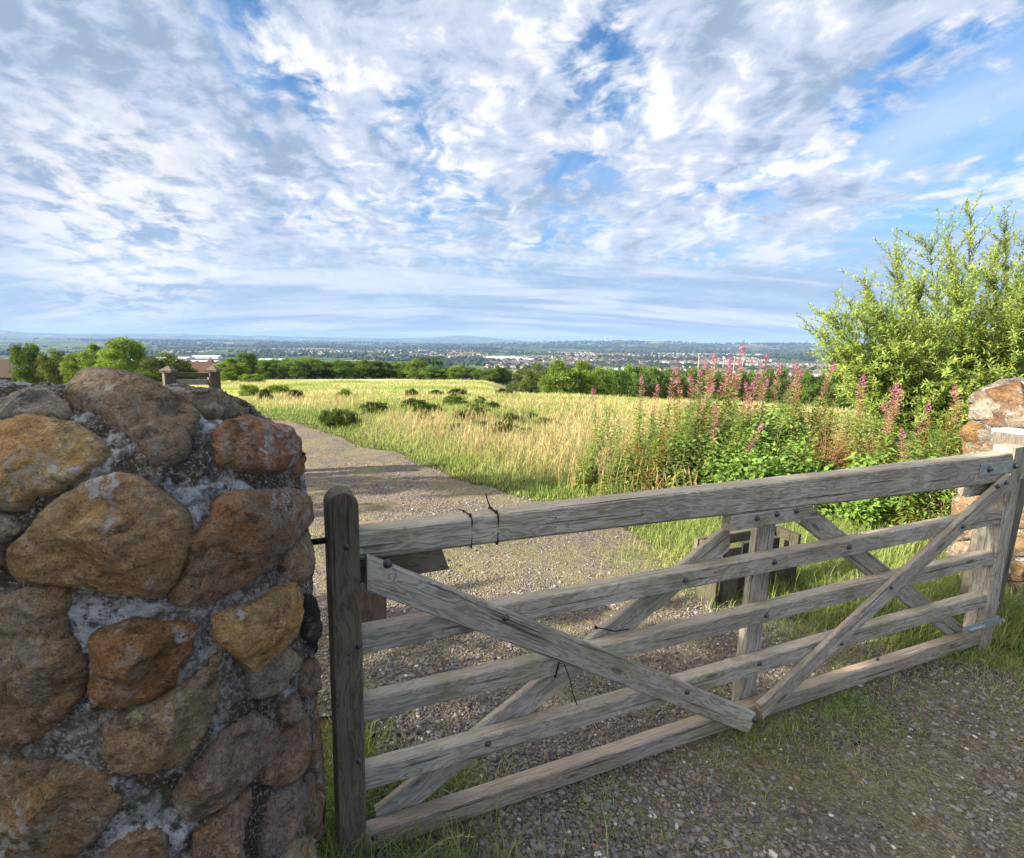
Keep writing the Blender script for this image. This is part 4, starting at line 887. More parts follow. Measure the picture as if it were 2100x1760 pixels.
# ------------------------------------------------------------------ rosebay willowherb
def herb_mesh(seed, H, kind):
    g = np.random.default_rng(seed); lean = g.normal(0, .11, 2); zz = np.linspace(0, H, 12)
    path = np.column_stack([lean[0]*zz**1.5+.008*np.sin(zz*9+seed), lean[1]*zz**1.5+.008*np.cos(zz*7+seed), zz]); st_c = (.17, .10, .05) if kind != 'green' else (.12, .13, .045)
    b = Bag(); v, q, t3 = tube(path, np.linspace(.0045, .0016, 12), 5); b.add(v, q, t3, st_c)
    at_ = lambda h: np.stack([np.interp(h, zz, path[:, i]) for i in range(3)], -1)
    hs = .66 if kind == 'flower' else .97
    n = int(H*80); h = np.linspace(.06*H, hs*H, n); az_ = np.arange(n)*2.399+g.uniform(0, 6); rad = np.column_stack([np.cos(az_), np.sin(az_), np.zeros(n)])
    up = np.interp(h/H, [0, .5, 1], [-.15, .30, 1.0])[:, None]+g.normal(0, .30, (n, 1))
    Dv = unit(rad+np.array([0, 0, 1])*up); N = unit(np.array([0, 0, 1.])-rad*.3)
    tone = g.uniform(0, 1, n)[:, None]; C = np.array([.11, .19, .045])*(1-tone)+np.array([.31, .42, .10])*tone
    dead = g.random(n) < np.interp(h/H, [0, .5, 1], [.35, .06, .0]) if kind != 'autumn' else g.random(n) < .7
    C[dead] = np.array([.34, .20, .045])*g.uniform(.5, 1.2, (dead.sum(), 1))
    L_ = np.interp(h/H, [0, .3, .8, 1], [.10, .13, .09, .04])*g.uniform(.8, 1.2, n)
    lb = Bag(); V, T3, C = leaves(at_(h), Dv, N, L_, L_*.27, C, .2, .28); lb.add(V, T3=T3, C=C)
    out = [('stem', b.me('stem', M_stem)), ('leaves', lb.me('leaves', M_leaf))]
    if kind == 'flower':
        fb = Bag(); n = 90; h = np.linspace(.66*H, .92*H, n); az_ = np.arange(n)*2.399; rad = np.column_stack([np.cos(az_), np.sin(az_), np.zeros(n)]); up = g.uniform(.25, .9, (n, 1))
        Dv = unit(rad+np.array([0, 0, 1])*up); C = np.array([.36, .15, .13])*g.uniform(.6, 1.5, (n, 1)); pale = g.random(n) < .4; C[pale] = (.52, .36, .30)
        V, T3, C = leaves(at_(h), Dv, rand_dirs(g, n), g.uniform(.045, .075, n), .0055, C, .1, -.1); fb.add(V, T3=T3, C=C)
        n = 20; h = np.concatenate([np.linspace(.915*H, .97*H, n), g.uniform(.72, .88, 3)*H]); n = len(h); az_ = np.arange(n)*2.399; rad = np.column_stack([np.cos(az_), np.sin(az_), np.zeros(n)])
        base_ = at_(h)+rad*np.interp(h/H, [.85, 1], [.022, .008])[:, None]
        for k in range(4):
            rot = g.uniform(-1.6, 1.6, (n, 3)); V, T3, C = leaves(base_, unit(rad+rot*.75+[0, 0, .1]), rad, g.uniform(.013, .020, n)*np.interp(h/H, [.85, 1], [1, .55]), .013, np.array([.50, .19, .34])*g.uniform(.7, 1.25, (n, 1)), .15, .1); fb.add(V, T3=T3, C=C)
        n = 22; h = np.linspace(.955*H, H, n); az_ = np.arange(n)*2.399; rad = np.column_stack([np.cos(az_), np.sin(az_), np.zeros(n)]); V, T3, C = leaves(at_(h), unit(rad+[0, 0, .5]), rad, .014, .004, (.30, .05, .14)); fb.add(V, T3=T3, C=C)
        out.append(('flower_spike', fb.me('flower_spike', M_petal)))
    return out
HERB = {k: [herb_mesh(300+i+j*10, 1.5, k) for i in range(3)] for j, k in enumerate(('flower', 'autumn', 'green'))}
def herb(kind, x, y, H, label, group, seed):
    g = np.random.default_rng(seed); parts = HERB[kind][g.integers(3)]; z0 = tz(x, y)
    o = empty('willowherb', (x, y, z0), label, 'flower', group); o.matrix_world = Matrix.Translation((x, y, z0)) @ Matrix.Rotation(g.uniform(0, 6.28), 4, 'Z') @ Matrix.Rotation(g.normal(0, .07), 4, 'X') @ Matrix.Diagonal((H/1.5*.5+.6, H/1.5*.5+.6, H/1.5, 1))
    for nm, me in parts: c = bpy.data.objects.new(nm, me); COL.objects.link(c); c.parent = o
TOPS = [(1488, 694, 5.9, 'tallest pink willowherb spike standing up against the hills'), (1366, 738, 5.8, 'pink willowherb at the left end of the tall clump'), (1453, 717, 6.2, None), (1464, 724, 6.0, None), (1477, 731, 6.4, None), (1511, 744, 6.0, None), (1523, 746, 6.3, None),
        (1576, 720, 6.1, 'tall pink willowherb spike alone between the main clump and the shrub'), (1599, 745, 6.4, None), (1619, 746, 6.0, None), (1632, 750, 6.3, None), (1661, 734, 6.0, None), (1671, 731, 6.3, None), (1788, 757, 4.9, 'willowherb with brown seed heads under a pink tip before the shrub'),
        (1827, 792, 4.7, None), (1840, 780, 5.0, None), (1865, 826, 4.6, None), (1881, 820, 4.8, None), (1896, 876, 4.3, 'short willowherb flower low against the shrub near the right pillar'), (1986, 763, 4.6, 'bright pink willowherb head just left of the right stone pillar'), (2001, 785, 4.7, None),
        (1315, 768, 6.0, 'short thin pink willowherb left of the tall clump'), (1345, 784, 6.2, None), (1568, 780, 5.4, None), (1476, 838, 5.0, 'small pink willowherb low in the middle of the clump'), (1516, 857, 4.9, 'dark pink willowherb above the bramble leaves'), (1500, 772, 5.6, None), (1530, 768, 5.7, None), (1440, 748, 5.9, None), (1428, 760, 5.7, None), (1544, 760, 5.9, None), (1395, 775, 5.7, None), (1410, 768, 6.1, None), (1233, 793, 6.8, 'thin pink willowherb standing out in the straw grass')]
for k, (X, Y, d, lb) in enumerate(TOPS):
    p = at(X, Y, d); herb('flower', p[0], p[1], p[2]-tz(p[0], p[1]), lb or 'pink flowered willowherb stalk in the tall clump behind the gate', None if lb else 'pink willowherb in the clump', k)
gq = np.random.default_rng(77)
for k in range(140):
    X = gq.uniform(1300, 1990)**1.; X = X if gq.random() < .85 else gq.uniform(1200, 1400); d = gq.uniform(4.9, 7.2); 
    if X > 1600: d = gq.uniform(5.5, 6.8)
    if X > 1880: d = gq.uniform(4.4, 5.2)
    ytop = np.interp(X, [1190, 1300, 1400, 1700, 1990], [885, 845, 785, 790, 840])+gq.uniform(0, 75)
    p = at(X, ytop, d); H = p[2]+.05
    if H < .3: continue
    kd = ('green', 'green', 'green', 'autumn')[gq.integers(4)]
    herb(kd, p[0], p[1], H, 'leafy green willowherb stalk without flowers in the thicket' if kd == 'green' else 'willowherb stalk turning orange in the thicket', 'flowerless willowherb in the thicket' if kd == 'green' else 'autumn willowherb in the thicket', 500+k)
for k, (X, yt, d, lb) in enumerate([(1272, 828, 5.6, 'dark leafy stalk standing alone left of the thicket'), (1212, 838, 5.7, 'dark leafy stalk furthest left beside the track'), (1322, 800, 5.7, 'dark leafy stalk between the lone stalk and the thicket'), (1192, 872, 5.5, 'short leafy stalk at the grass edge')]):
    p = at(X, yt, d); herb('green', p[0], p[1], p[2]+.05, lb, None, 700+k)
# brambles and scrub at the foot of the thicket
def bramble(name, c, rx, ry, H, n, ll, cols, label, cat, seed, round_=True, up=.5):
    g = np.random.default_rng(seed); o = empty(name, c, label, cat); bpy.context.view_layer.update(); nk = max(8, n//60)
    d = rand_dirs(g, nk); d[:, 2] = np.abs(d[:, 2]); ct = c+d*np.array([rx, ry, H])*g.uniform(.35, .95, (nk, 1)); b = Bag(); st_ = Bag()
    for k in range(nk):
        m_ = n//nk; dd_ = rand_dirs(g, m_); P_ = ct[k]+dd_*np.array([1, 1, .8])*g.uniform(.04, .16, (m_, 1)); P_[:, 2] = np.maximum(P_[:, 2], c[2]+.02)
        tone = g.uniform(0, 1, (m_, 1))*.6+g.uniform(0, .4); C = np.array(cols[0])*(1-tone)+np.array(cols[1])*tone
        V, T3, C = leaves(P_, unit(dd_*[1, 1, .4]+g.normal(0, .4, (m_, 3))), np.array([-.2, -.3, 1.])+g.normal(0, .45, (m_, 3)), ll*g.uniform(.6, 1.3, m_), ll*(.72 if round_ else .2)*g.uniform(.8, 1.2, m_), C, .12, .15); b.add(V, T3=T3, C=C)
        mid = (c+ct[k])/2+[0, 0, H*.25]; v, q, t3 = tube([c+np.append(g.normal(0, .05, 2), 0), mid, ct[k]], (.005, .004, .002), 4); st_.add(v, q, t3, (.16, .10, .06))
    link('foliage', b.me('foliage', M_leaf), o, Matrix.Identity(4)); link('stems', st_.me('stems', M_stem), o, Matrix.Identity(4))
BG = ((.08, .17, .035), (.30, .46, .11)); BRN = ((.24, .14, .05), (.46, .30, .12)); GG = ((.10, .17, .05), (.26, .36, .11))
def gxy(X, Y, d): p = at(X, Y, d); return np.array([p[0], p[1], tz(p[0], p[1])])
for k, (X, d, rx, ry, H, n, ll, cc, rd, lb) in enumerate([
    (1560, 4.75, .42, .30, .62, 3400, .052, BG, True, 'bright bramble directly behind the top rail below the small pink flowers'), (1800, 4.7, .46, .30, .62, 3400, .052, BG, True, 'leafy bramble between the brown scrub and the pillar'), (1655, 4.9, .50, .32, .66, 3600, .055, BG, True, 'bright leaved bramble arching low behind the top rail'), (1520, 5.1, .48, .35, .74, 3600, .050, BG, True, 'bramble mound below the dark pink willowherb'), (1725, 4.6, .45, .30, .46, 2600, .050, BG, True, 'low bramble under the brown scrub'),
    (1430, 5.3, .50, .35, .85, 4600, .048, GG, True, 'dark mixed bramble at the left foot of the thicket'), (1590, 5.3, .60, .4, 1.0, 6000, .045, BG, True, 'tall bramble mound filling the middle of the thicket'), (1700, 5.05, .42, .30, .92, 8500, .024, BRN, False, 'brown topped dry scrub in front of the willow shrub'),
    (1800, 5.0, .34, .28, .84, 5600, .026, BRN, False, 'smaller brown dry scrub right of the larger one'), (1880, 4.7, .5, .35, .95, 5600, .055, GG, False, 'narrow leaved green bush between brown scrub and pillar'), (1945, 4.4, .4, .3, .90, 4600, .055, BG, False, 'green bush against the left side of the right pillar'), (1530, 5.6, .55, .35, 1.05, 5000, .045, GG, True, 'tall dark green scrub behind the middle brambles'),
    (1660, 5.9, .8, .4, 1.15, 7000, .045, GG, False, 'grey green scrub at the foot of the willow shrub'), (1370, 5.7, .42, .3, .70, 2400, .045, GG, True, 'small dark scrub left of the thicket in the grass'), (1275, 5.6, .36, .25, .46, 1600, .045, GG, True, 'small leafy tuft at the foot of the lone stalk'), (1205, 5.8, .28, .22, .32, 900, .04, GG, True, 'small leafy tuft nearest the bend of the track')]):
    bramble('bramble' if rd else 'scrub_bush', gxy(X, 900, d), rx, ry, H, n, ll, cc, lb, 'bush', 800+k, rd)

# ------------------------------------------------------------------ off-frame trees to the left: they shade the near ground
for k, (x, y, H, W, lb) in enumerate([(-7.8, -1.5, 6.4, 4.8, 'leafy tree left of the camera beyond the edge of the picture, nearest the track'), (-9.5, -5.2, 6.6, 4.6, 'leafy tree behind the camera on the left')]):
    cm, tm_ = PROTO['round'][k % 3]; o = empty('tree', (x, y, -.05), lb, 'tree'); o.matrix_world = Matrix.Translation((x, y, -.05)) @ Matrix.Rotation(k, 4, 'Z') @ Matrix.Diagonal((W/5.2, W/5.2, H/5, 1))
    for nm, me in (('crown', cm), ('trunk', tm_)): c = bpy.data.objects.new(nm, me); COL.objects.link(c); c.parent = o
for k, (x, y, H, W, lb) in enumerate([(-7.6, 3.75, 4.0, 1.6, 'narrow bush left of the picture beside the small gate')]):
    cm, tm_ = PROTO['bush'][k]; o = empty('bush', (x, y, -.05), lb, 'bush'); o.matrix_world = Matrix.Translation((x, y, -.05)) @ Matrix.Diagonal((W/2.6, W/2.6, H/2, 1))
    for nm, me in (('crown', cm), ('trunk', tm_)): c = bpy.data.objects.new(nm, me); COL.objects.link(c); c.parent = o

# ------------------------------------------------------------------ grass
def blades(P, Hh, Wd, lean, C, seed, tipc=None):
    """curved tapering blades, 5 verts"""
    g = np.random.default_rng(seed); n = len(P); a = g.uniform(0, 2*math.pi, n); d = np.column_stack([np.cos(a), np.sin(a), np.zeros(n)]); s_ = np.column_stack([-d[:, 1], d[:, 0], d[:, 2]])
    Hh = Hh[:, None]; Wd = np.broadcast_to(Wd, (n,))[:, None]; lean = lean[:, None]
    m1 = P+np.array([0, 0, 1])*Hh*.55+d*Hh*lean*.30; t_ = P+np.array([0, 0, 1])*Hh*(1-.25*lean)+d*Hh*lean
    V = np.stack([P-s_*Wd*.5, P+s_*Wd*.5, m1+s_*Wd*.42, m1-s_*Wd*.42, t_], 1).reshape(-1, 3); b_ = np.arange(n)[:, None]*5
    T3 = np.concatenate([b_+np.array([[0, 1, 2]]), b_+np.array([[0, 2, 3]]), b_+np.array([[3, 2, 4]])])
    Cc = np.repeat(C, 5, 0).reshape(n, 5, 3)
    if tipc is not None: Cc[:, 4] = tipc; Cc[:, 2:4] = .5*Cc[:, 2:4]+.5*tipc[:, None]
    return V, T3, Cc.reshape(-1, 3)
def in_view(x, y, pad=.06): return (y > .25) & (x/np.maximum(y, .1) > -.93-pad) & (x/np.maximum(y, .1) < 1.19+pad)
def occupied(x, y):
    a = (np.abs(x-PC[0]) < PH[0]-.02) & (np.abs(y-PC[1]) < PH[1]-.02)
    return a | ((np.abs(x-QC[0]) < QH[0]-.02) & (np.abs(y-QC[1]) < QH[1]-.02))
STRAW, GRN, YG, DRYG = np.array([.57, .51, .29]), np.array([.17, .29, .07]), np.array([.38, .44, .12]), np.array([.33, .29, .12])
def grasscol(x, y, g, dry):
    n = len(x); t = np.clip(dry+g.normal(0, .18, n), 0, 1)[:, None]; c = GRN*(1-t)+STRAW*t; c = np.where((g.random(n) < .26)[:, None], YG, c); return c*g.uniform(.65, 1.25, (n, 1))
def dryness(x, y):
    p = xyz(x, y); return np.clip(.34+fbm(p*np.array([.22, .5, 1]), 61, 4, .6)*2.2+fbm(p*1.6, 62, 2)*.5, 0, 1)
# meadow from the verge to the far field: density thins with distance while the tufts grow
g = np.random.default_rng(90)
N_ = 500000; d = 4.2*np.exp(g.random(N_)**.9*math.log(60/4.2)); ax_ = np.radians(g.uniform(-47, 62, N_)); x, y = d*np.sin(ax_), d*np.cos(ax_)
tmk = track_mask(x, y); xe = np.interp(y, EDGE[:, 1], EDGE[:, 0]); right = x > xe
keep = in_view(x, y, .7) & ((tmk < .02) | (y > 12.6)) & ~occupied(x, y) & ((y > 4.4) | (x > 1.6)) & (y > 2.9)
x, y, d, tmk = x[keep], y[keep], d[keep], tmk[keep]; n = len(x); z0 = terr(x, y)
fromtrack = np.clip(-tmk/1.3, 0, 1)*np.clip((y-3.6)/1.6, 0.12, 1); dr = dryness(x, y)
green_band = np.clip(1-(-tmk)/1.9, 0, 1)
dry = np.clip(dr-green_band*.85-(y < 4.4)*.35, 0, 1)
hh = (.045+fromtrack*(.07+.20*dr*g.random(n)+.07*g.random(n)))*g.uniform(.6, 1.25, n)*np.interp(d, [8, 14, 30, 60], [1, .65, .8, 1.2])
wd = .0028+d*.00062
V, T3, C = blades(np.column_stack([x, y, z0-.01]), hh, wd*g.uniform(.7, 1.4, n), g.uniform(.1, .75, n), grasscol(x, y, g, dry), 91)
b = Bag(); b.add(V, T3=T3, C=C); link('meadow_grass', b.me('meadow_grass', M_grass), label='long yellow and green meadow grass beyond the track', cat='grass', kind='stuff')
# tall seeding stems
N_ = 9000; d = 4.6*np.exp(g.random(N_)*math.log(15/4.6)); ax_ = np.radians(g.uniform(-42, 50, N_)); x, y = d*np.sin(ax_), d*np.cos(ax_)
keep = in_view(x, y) & (track_mask(x, y) < -.55) & (y > 4.6) & (dryness(x, y) > .40); x, y, d = x[keep], y[keep], d[keep]; n = len(x)
V, T3, C = blades(np.column_stack([x, y, terr(x, y)]), g.uniform(.30, .58, n)*np.interp(d, [5, 9, 15], [1, .8, .55]), .0030+d*.0005, g.uniform(.05, .35, n), np.array([.42, .36, .14])*g.uniform(.7, 1.2, (n, 1)), 92, np.array([.56, .44, .24])*g.uniform(.8, 1.2, (n, 1)))
b = Bag(); b.add(V, T3=T3, C=C)
nh = n; P_ = V.reshape(-1, 5, 3); tip = P_[:, 4]; dv = unit(P_[:, 4]-P_[:, 2]); V2, T2, C2 = leaves(tip-dv*.09, dv+g.normal(0, .1, (nh, 3)), rand_dirs(g, nh), g.uniform(.08, .14, nh), .006+d*.0009, np.array([.50, .38, .20])*g.uniform(.7, 1.25, (nh, 1)), .3, 0.)
b.add(V2, T3=T2, C=C2); link('seeding_grass', b.me('seeding_grass', M_grass), label='tall straw coloured grass stems gone to seed', cat='grass', kind='stuff')
# short growth in and round the track near the gate
def near_patches(x, y):
    """0..1 where tufts grow in the gravel"""
    p = xyz(x, y); n = fbm(p*1.55, 71, 4, .6); u = (np.column_stack([x, y])-GA[:2])@GE[:2]; v = (np.column_stack([x, y])-GA[:2])@GN[:2]
    under = np.exp(-((v-.03)/.17)**2)*(.35+.65*(np.abs(u-1.8) < 1.0))*1.0+np.exp(-((v+.25)/.3)**2)*np.clip((u-.3)/3, 0, .5)
    return np.clip((n+.0)*3, 0, 1)*(.35+.65*np.clip((x-1.0)/1.5, 0, 1))+under*np.clip(.55+n*1.5, 0, 1)+np.clip((u-2.3)/1.2, 0, 1)*np.exp(-((v-.35)/.55)**2)*.8
N_ = 420000; x = g.uniform(-1.2, 5.2, N_); y = g.uniform(.35, 5.2, N_); pr = near_patches(x, y); keep = in_view(x, y, .1) & (g.random(N_) < pr*.95) & ~occupied(x, y) & (track_mask(x, y) > -.2)
x, y = x[keep], y[keep]; n = len(x)
V, T3, C = blades(np.column_stack([x, y, terr(x, y)+.006]), g.uniform(.015, .048, n)*(.7+.5*near_patches(x, y)), g.uniform(.0016, .0034, n), g.uniform(.3, 1.1, n), grasscol(x, y, g, np.clip(.34+fbm(xyz(x, y)*2.3, 75, 3)*1.1, 0, 1))*1.15, 93)
b = Bag(); b.add(V, T3=T3, C=C); link('track_grass', b.me('track_grass', M_grass), label='short tufts of grass growing through the gravel round the gate', cat='grass', kind='stuff')
# lush grass at the foot of the pillars and the closing stile
px_ = []; 
for cx, cy, sx, sy, k, h0 in [(-.37, 1.30, .05, .30, 2600, .16), (-.10, 1.62, .16, .10, 1200, .10), (-.05, 1.28, .20, .10, 1500, .11), (3.35, 2.95, .35, .16, 3500, .14), (3.3, 2.45, .30, .10, 1200, .05), (2.3, 3.2, .35, .35, 9000, .075), (2.9, 3.3, .35, .4, 9000, .11), (3.0, 4.0, .6, .5, 9000, .16), (2.5, 4.0, .4, .4, 7000, .10), (3.6, 2.3, .5, .3, 1500, .04)]:
    xx = g.normal(cx, sx, k); yy = g.normal(cy, sy, k); px_.append(np.column_stack([xx, yy, g.uniform(.35, 1.2, k)*h0]))
px_ = np.vstack(px_); px_ = px_[~occupied(px_[:, 0], px_[:, 1])]; n = len(px_)
V, T3, C = blades(np.column_stack([px_[:, 0], px_[:, 1], terr(px_[:, 0], px_[:, 1])]), px_[:, 2]*1.25, g.uniform(.002, .0042, n), g.uniform(.2, .9, n), grasscol(px_[:, 0], px_[:, 1], g, np.full(n, .22))*.95, 94)
b = Bag(); b.add(V, T3=T3, C=C); link('gateside_grass', b.me('gateside_grass', M_grass), label='lush green grass at the foot of the gate posts and pillars', cat='grass', kind='stuff')
# a few long arching stems by the closing stile
b = Bag()
for (x0, y0, dx, dy, h_) in [(-.24, 1.16, .32, .10, .26), (-.28, 1.12, .16, .04, .20), (-.20, 1.18, .10, .0, .22), (-.30, 1.10, -.05, .05, .15), (-.16, 1.13, .2, -.03, .13)]:
    t_ = np.linspace(0, 1, 9)[:, None]; pth = np.array([x0, y0, -.05])+t_*np.array([dx, dy, 0])+np.array([0, 0, 1])*(h_*np.sin(t_*2.0)); v, q, t3 = tube(pth, np.linspace(.0016, .0007, 9), 4); b.add(v, q, t3, (.42, .38, .20))
    m_ = 26; f = g.uniform(.65, 1., m_); P_ = np.stack([np.interp(f, t_[:, 0], pth[:, i]) for i in range(3)], 1); V, T3, C = leaves(P_, unit(np.array([dx, dy, 0])+g.normal(0, .12, (m_, 3))), rand_dirs(g, m_), .010, .0035, np.array([.50, .46, .28])*np.ones((m_, 1))); b.add(V, T3=T3, C=C)
link('grass_stem', b.me('grass_stem', M_grass), label='long arching grass stems with seed heads by the foot of the closing stile', cat='grass', kind='stuff')
# small broad leaved weeds in the gravel
for k, (X, Y) in enumerate([(1400, 1560+85), (1530, 1455+210), (1090, 1690), (1010, 1750), (1250, 1640), (1640, 1640)]):
    p = ground(X, Y); m_ = 12; b = Bag(); a = np.arange(m_)*2.4; dv = np.column_stack([np.cos(a), np.sin(a), g.uniform(.15, .7, m_)]); V, T3, C = leaves(np.tile(p+[0, 0, .012], (m_, 1)), dv, np.array([0, 0, 1.])+g.normal(0, .2, (m_, 3)), g.uniform(.015, .032, m_), .013, np.array([.07, .16, .035])*g.uniform(.7, 1.3, (m_, 1))); b.add(V, T3=T3, C=C)
    link('weed', b.me('weed', M_leaf), label='small broad leaved weed growing in the gravel in front of the gate', cat='weed', group='small weeds in the gravel')

# ------------------------------------------------------------------ loose stones
ico = np.array([(0, 0, 1), (.894, 0, .447), (.276, .851, .447), (-.724, .526, .447), (-.724, -.526, .447), (.276, -.851, .447), (.724, .526, -.447), (-.276, .851, -.447), (-.894, 0, -.447), (-.276, -.851, -.447), (.724, -.526, -.447), (0, 0, -1)])
icf = np.array([(0, 1, 2), (0, 2, 3), (0, 3, 4), (0, 4, 5), (0, 5, 1), (1, 6, 2), (2, 7, 3), (3, 8, 4), (4, 9, 5), (5, 10, 1), (6, 7, 2), (7, 8, 3), (8, 9, 4), (9, 10, 5), (10, 6, 1), (11, 7, 6), (11, 8, 7), (11, 9, 8), (11, 10, 9), (11, 6, 10)])
N_ = 110000; d = .75*np.exp(g.random(N_)*math.log(7/.75)); ax_ = np.radians(g.uniform(-42, 52, N_)); x, y = d*np.sin(ax_), d*np.cos(ax_)
keep = in_view(x, y, .1) & (track_mask(x, y) > .03) & ~occupied(x, y) & (g.random(N_) < np.clip(.75+1.5*fbm(xyz(x, y)*1.25, 81, 3), .12, 1)); x, y = x[keep], y[keep]; n = len(x)
sz = g.gamma(3.2, .0014, n)+.0016; sz = np.minimum(sz, .016); big = g.random(n) < .006; sz[big] = g.uniform(.010, .017, big.sum())
an = g.uniform(0, 6.28, n); ca, sa = np.cos(an), np.sin(an); S_ = sz[:, None]*np.column_stack([g.uniform(.8, 1.4, n), g.uniform(.6, 1., n), g.uniform(.4, .75, n)])
L_ = ico[None]*S_[:, None]*(1+g.normal(0, .14, (n, 12, 1))); V = np.stack([L_[..., 0]*ca[:, None]-L_[..., 1]*sa[:, None], L_[..., 0]*sa[:, None]+L_[..., 1]*ca[:, None], L_[..., 2]], -1)
relz = (.5+.5*fbm(xyz(x, y)*9, 21, 4))*.014+(.5+.5*fbm(xyz(x, y)*1.1, 22, 2))*.015
V += np.column_stack([x, y, terr(x, y)+.004+relz+S_[:, 2]*.35])[:, None]
tn = g.random(n)[:, None]; C = np.array([.085, .080, .085])*(1-tn)+np.array([.26, .245, .235])*tn; wm = g.random(n); C[wm < .09] = np.array([.22, .155, .12])*g.uniform(.7, 1.2, ((wm < .09).sum(), 1)); C[wm > .985] = (.55, .53, .5)
b = Bag(); b.add(V.reshape(-1, 3), T3=(np.arange(n)[:, None, None]*12+icf).reshape(-1, 3), C=np.repeat(C, 12, 0)); link('gravel_stones', b.me('gravel_stones', M_pebble), label='loose grey and brown gravel stones on the track', cat='gravel', kind='stuff')
# dry stalks lying on the gravel
b = Bag()
for k in range(420):
    x0, y0 = g.uniform(-.2, 4.0), g.uniform(.9, 5.0); a = g.uniform(0, 3.14); ln = g.uniform(.03, .13); z0 = tz(x0, y0)+.035; v, q, t3 = tube([(x0, y0, z0), (x0+math.cos(a)*ln*.5, y0+math.sin(a)*ln*.5, z0+g.uniform(-.004, .008)), (x0+math.cos(a)*ln, y0+math.sin(a)*ln, z0-.006)], .0009, 3, False); b.add(v, q, t3, np.array([.40, .32, .18])*g.uniform(.5, 1.1))
link('dry_stalks', b.me('dry_stalks', M_stem), label='dry straw stalks scattered over the gravel', cat='straw', kind='stuff')

# ------------------------------------------------------------------ far buildings
def house_mesh(name, w_, l_, h_, rh, wall, roof, hip=0.):
    """walls and pitched roof in one small mesh with two colours; x is the ridge direction"""
    b = Bag(); V = np.array([(-l_/2, -w_/2, -3), (l_/2, -w_/2, -3), (l_/2, w_/2, -3), (-l_/2, w_/2, -3), (-l_/2, -w_/2, h_), (l_/2, -w_/2, h_), (l_/2, w_/2, h_), (-l_/2, w_/2, h_), (-l_/2, 0, h_+rh*.98), (l_/2, 0, h_+rh*.98)])
    b.add(V, [(0, 1, 5, 4), (1, 2, 6, 5), (2, 3, 7, 6), (3, 0, 4, 7)], [(4, 8, 7), (5, 6, 9)], wall)
    e = .35; V = np.array([(-l_/2-e, -w_/2-e, h_-e*.5), (l_/2+e, -w_/2-e, h_-e*.5), (l_/2+e-hip, 0, h_+rh), (-l_/2-e+hip, 0, h_+rh), (-l_/2-e, w_/2+e, h_-e*.5), (l_/2+e, w_/2+e, h_-e*.5)]); b.add(V, [(0, 1, 2, 3), (3, 2, 5, 4)], None, roof)
    return b
def win(b, l_, w_, rows, n, col=(.03, .035, .045), z0=1.0, hh=1.3, ww=1.1):
    for side in (-1, 1):
        for r_ in range(rows):
            for k in range(n):
                V, Q_ = box((-l_/2+l_*(k+.5)/n, side*(w_/2+.02), z0+r_*2.7+hh/2), (ww/2, .04, hh/2)); b.add(V, Q_, None, col)
M_build = tintmat('painted_render', 0, .8, .2, var=.35)
def bagobj(b, name, parent=None, mw=None, mat=None): return link(name, b.me(name, mat or M_build), parent, mw)
def house_parts(label, X, Y, dist, rz, w_, l_, h_, rh, wall, roof, wins=(2, 4), cat='house', group=None, name='house', chim=True, z=None):
    dv = dirpx(X, Y); p = EYEP+dv*(dist/np.linalg.norm(dv[:2])); p[2] = tz(p[0], p[1]) if z is None else z
    o = empty(name, p, label, cat, group, rz); bpy.context.view_layer.update()
    bb_ = house_mesh('x', w_, l_, h_, rh, wall, roof); full = bb_.V; wb = Bag(); wb.add(full[0], bb_.Q[0], bb_.T3[0], wall); rb = Bag(); rb.add(full[1], bb_.Q[1]-10, None, roof)
    M_ = o.matrix_world; bagobj(wb, 'wall', o, M_); rf = bagobj(rb, 'roof', o, M_)
    if cat != 'warehouse':
        for side in (-1, 1):
            for r_ in range(wins[0]):
                for k in range(wins[1]):
                    wb_ = Bag(); V, Q_ = box((-l_/2+l_*(k+.5)/wins[1], side*(w_/2+.02), 1.0+r_*2.4+.6), (.5, .05, .6)); wb_.add(V, Q_, None, (.03, .035, .045)); bagobj(wb_, 'window', o, M_)
    else:
        db = Bag(); V, Q_ = box((l_*.2, -w_/2-.1, 2.4), (3, .1, 2.4)); db.add(V, Q_, None, (.25, .28, .32)); bagobj(db, 'loading_door', o, M_)
    if chim: cb = Bag(); V, Q_ = box((l_*.32, 0, h_+rh+.3), (.4, .3, .9)); cb.add(V, Q_, None, (.22, .12, .09)); bagobj(cb, 'chimney', rf, M_)
    return o
WH = (.62, .61, .58)
house_parts('long red brick building with a steep red roof behind the small gate', 412, 745, 205, .15, 7, 10.5, 2.6, 4.2, (.13, .065, .05), (.085, .045, .036), (1, 6), 'building', name='brick_building', z=at(412, 741, 205*.9)[2]-6.9)
house_parts('low dark roofed house at the left edge of the picture', 4, 720, 130, .1, 8, 14, 2.5, 3.0, (.05, .038, .032), (.045, .03, .027), (1, 5))
for k, (X, dd_, rz) in enumerate([(893, 330, .4), (912, 345, -.5), (926, 335, .2), (945, 340, .9), (958, 350, -.2)]):
    house_parts(['white house left end of the small group beyond the hedge', 'second white house from the left beyond the hedge, half behind trees', 'third white house beyond the hedge with a grey roof', 'fourth white house beyond the hedge end on', 'rightmost white house of the group beyond the hedge'][k], X, 750, dd_, rz, 8, 11, 5.2, 3.2, WH, (.22, .22, .23))
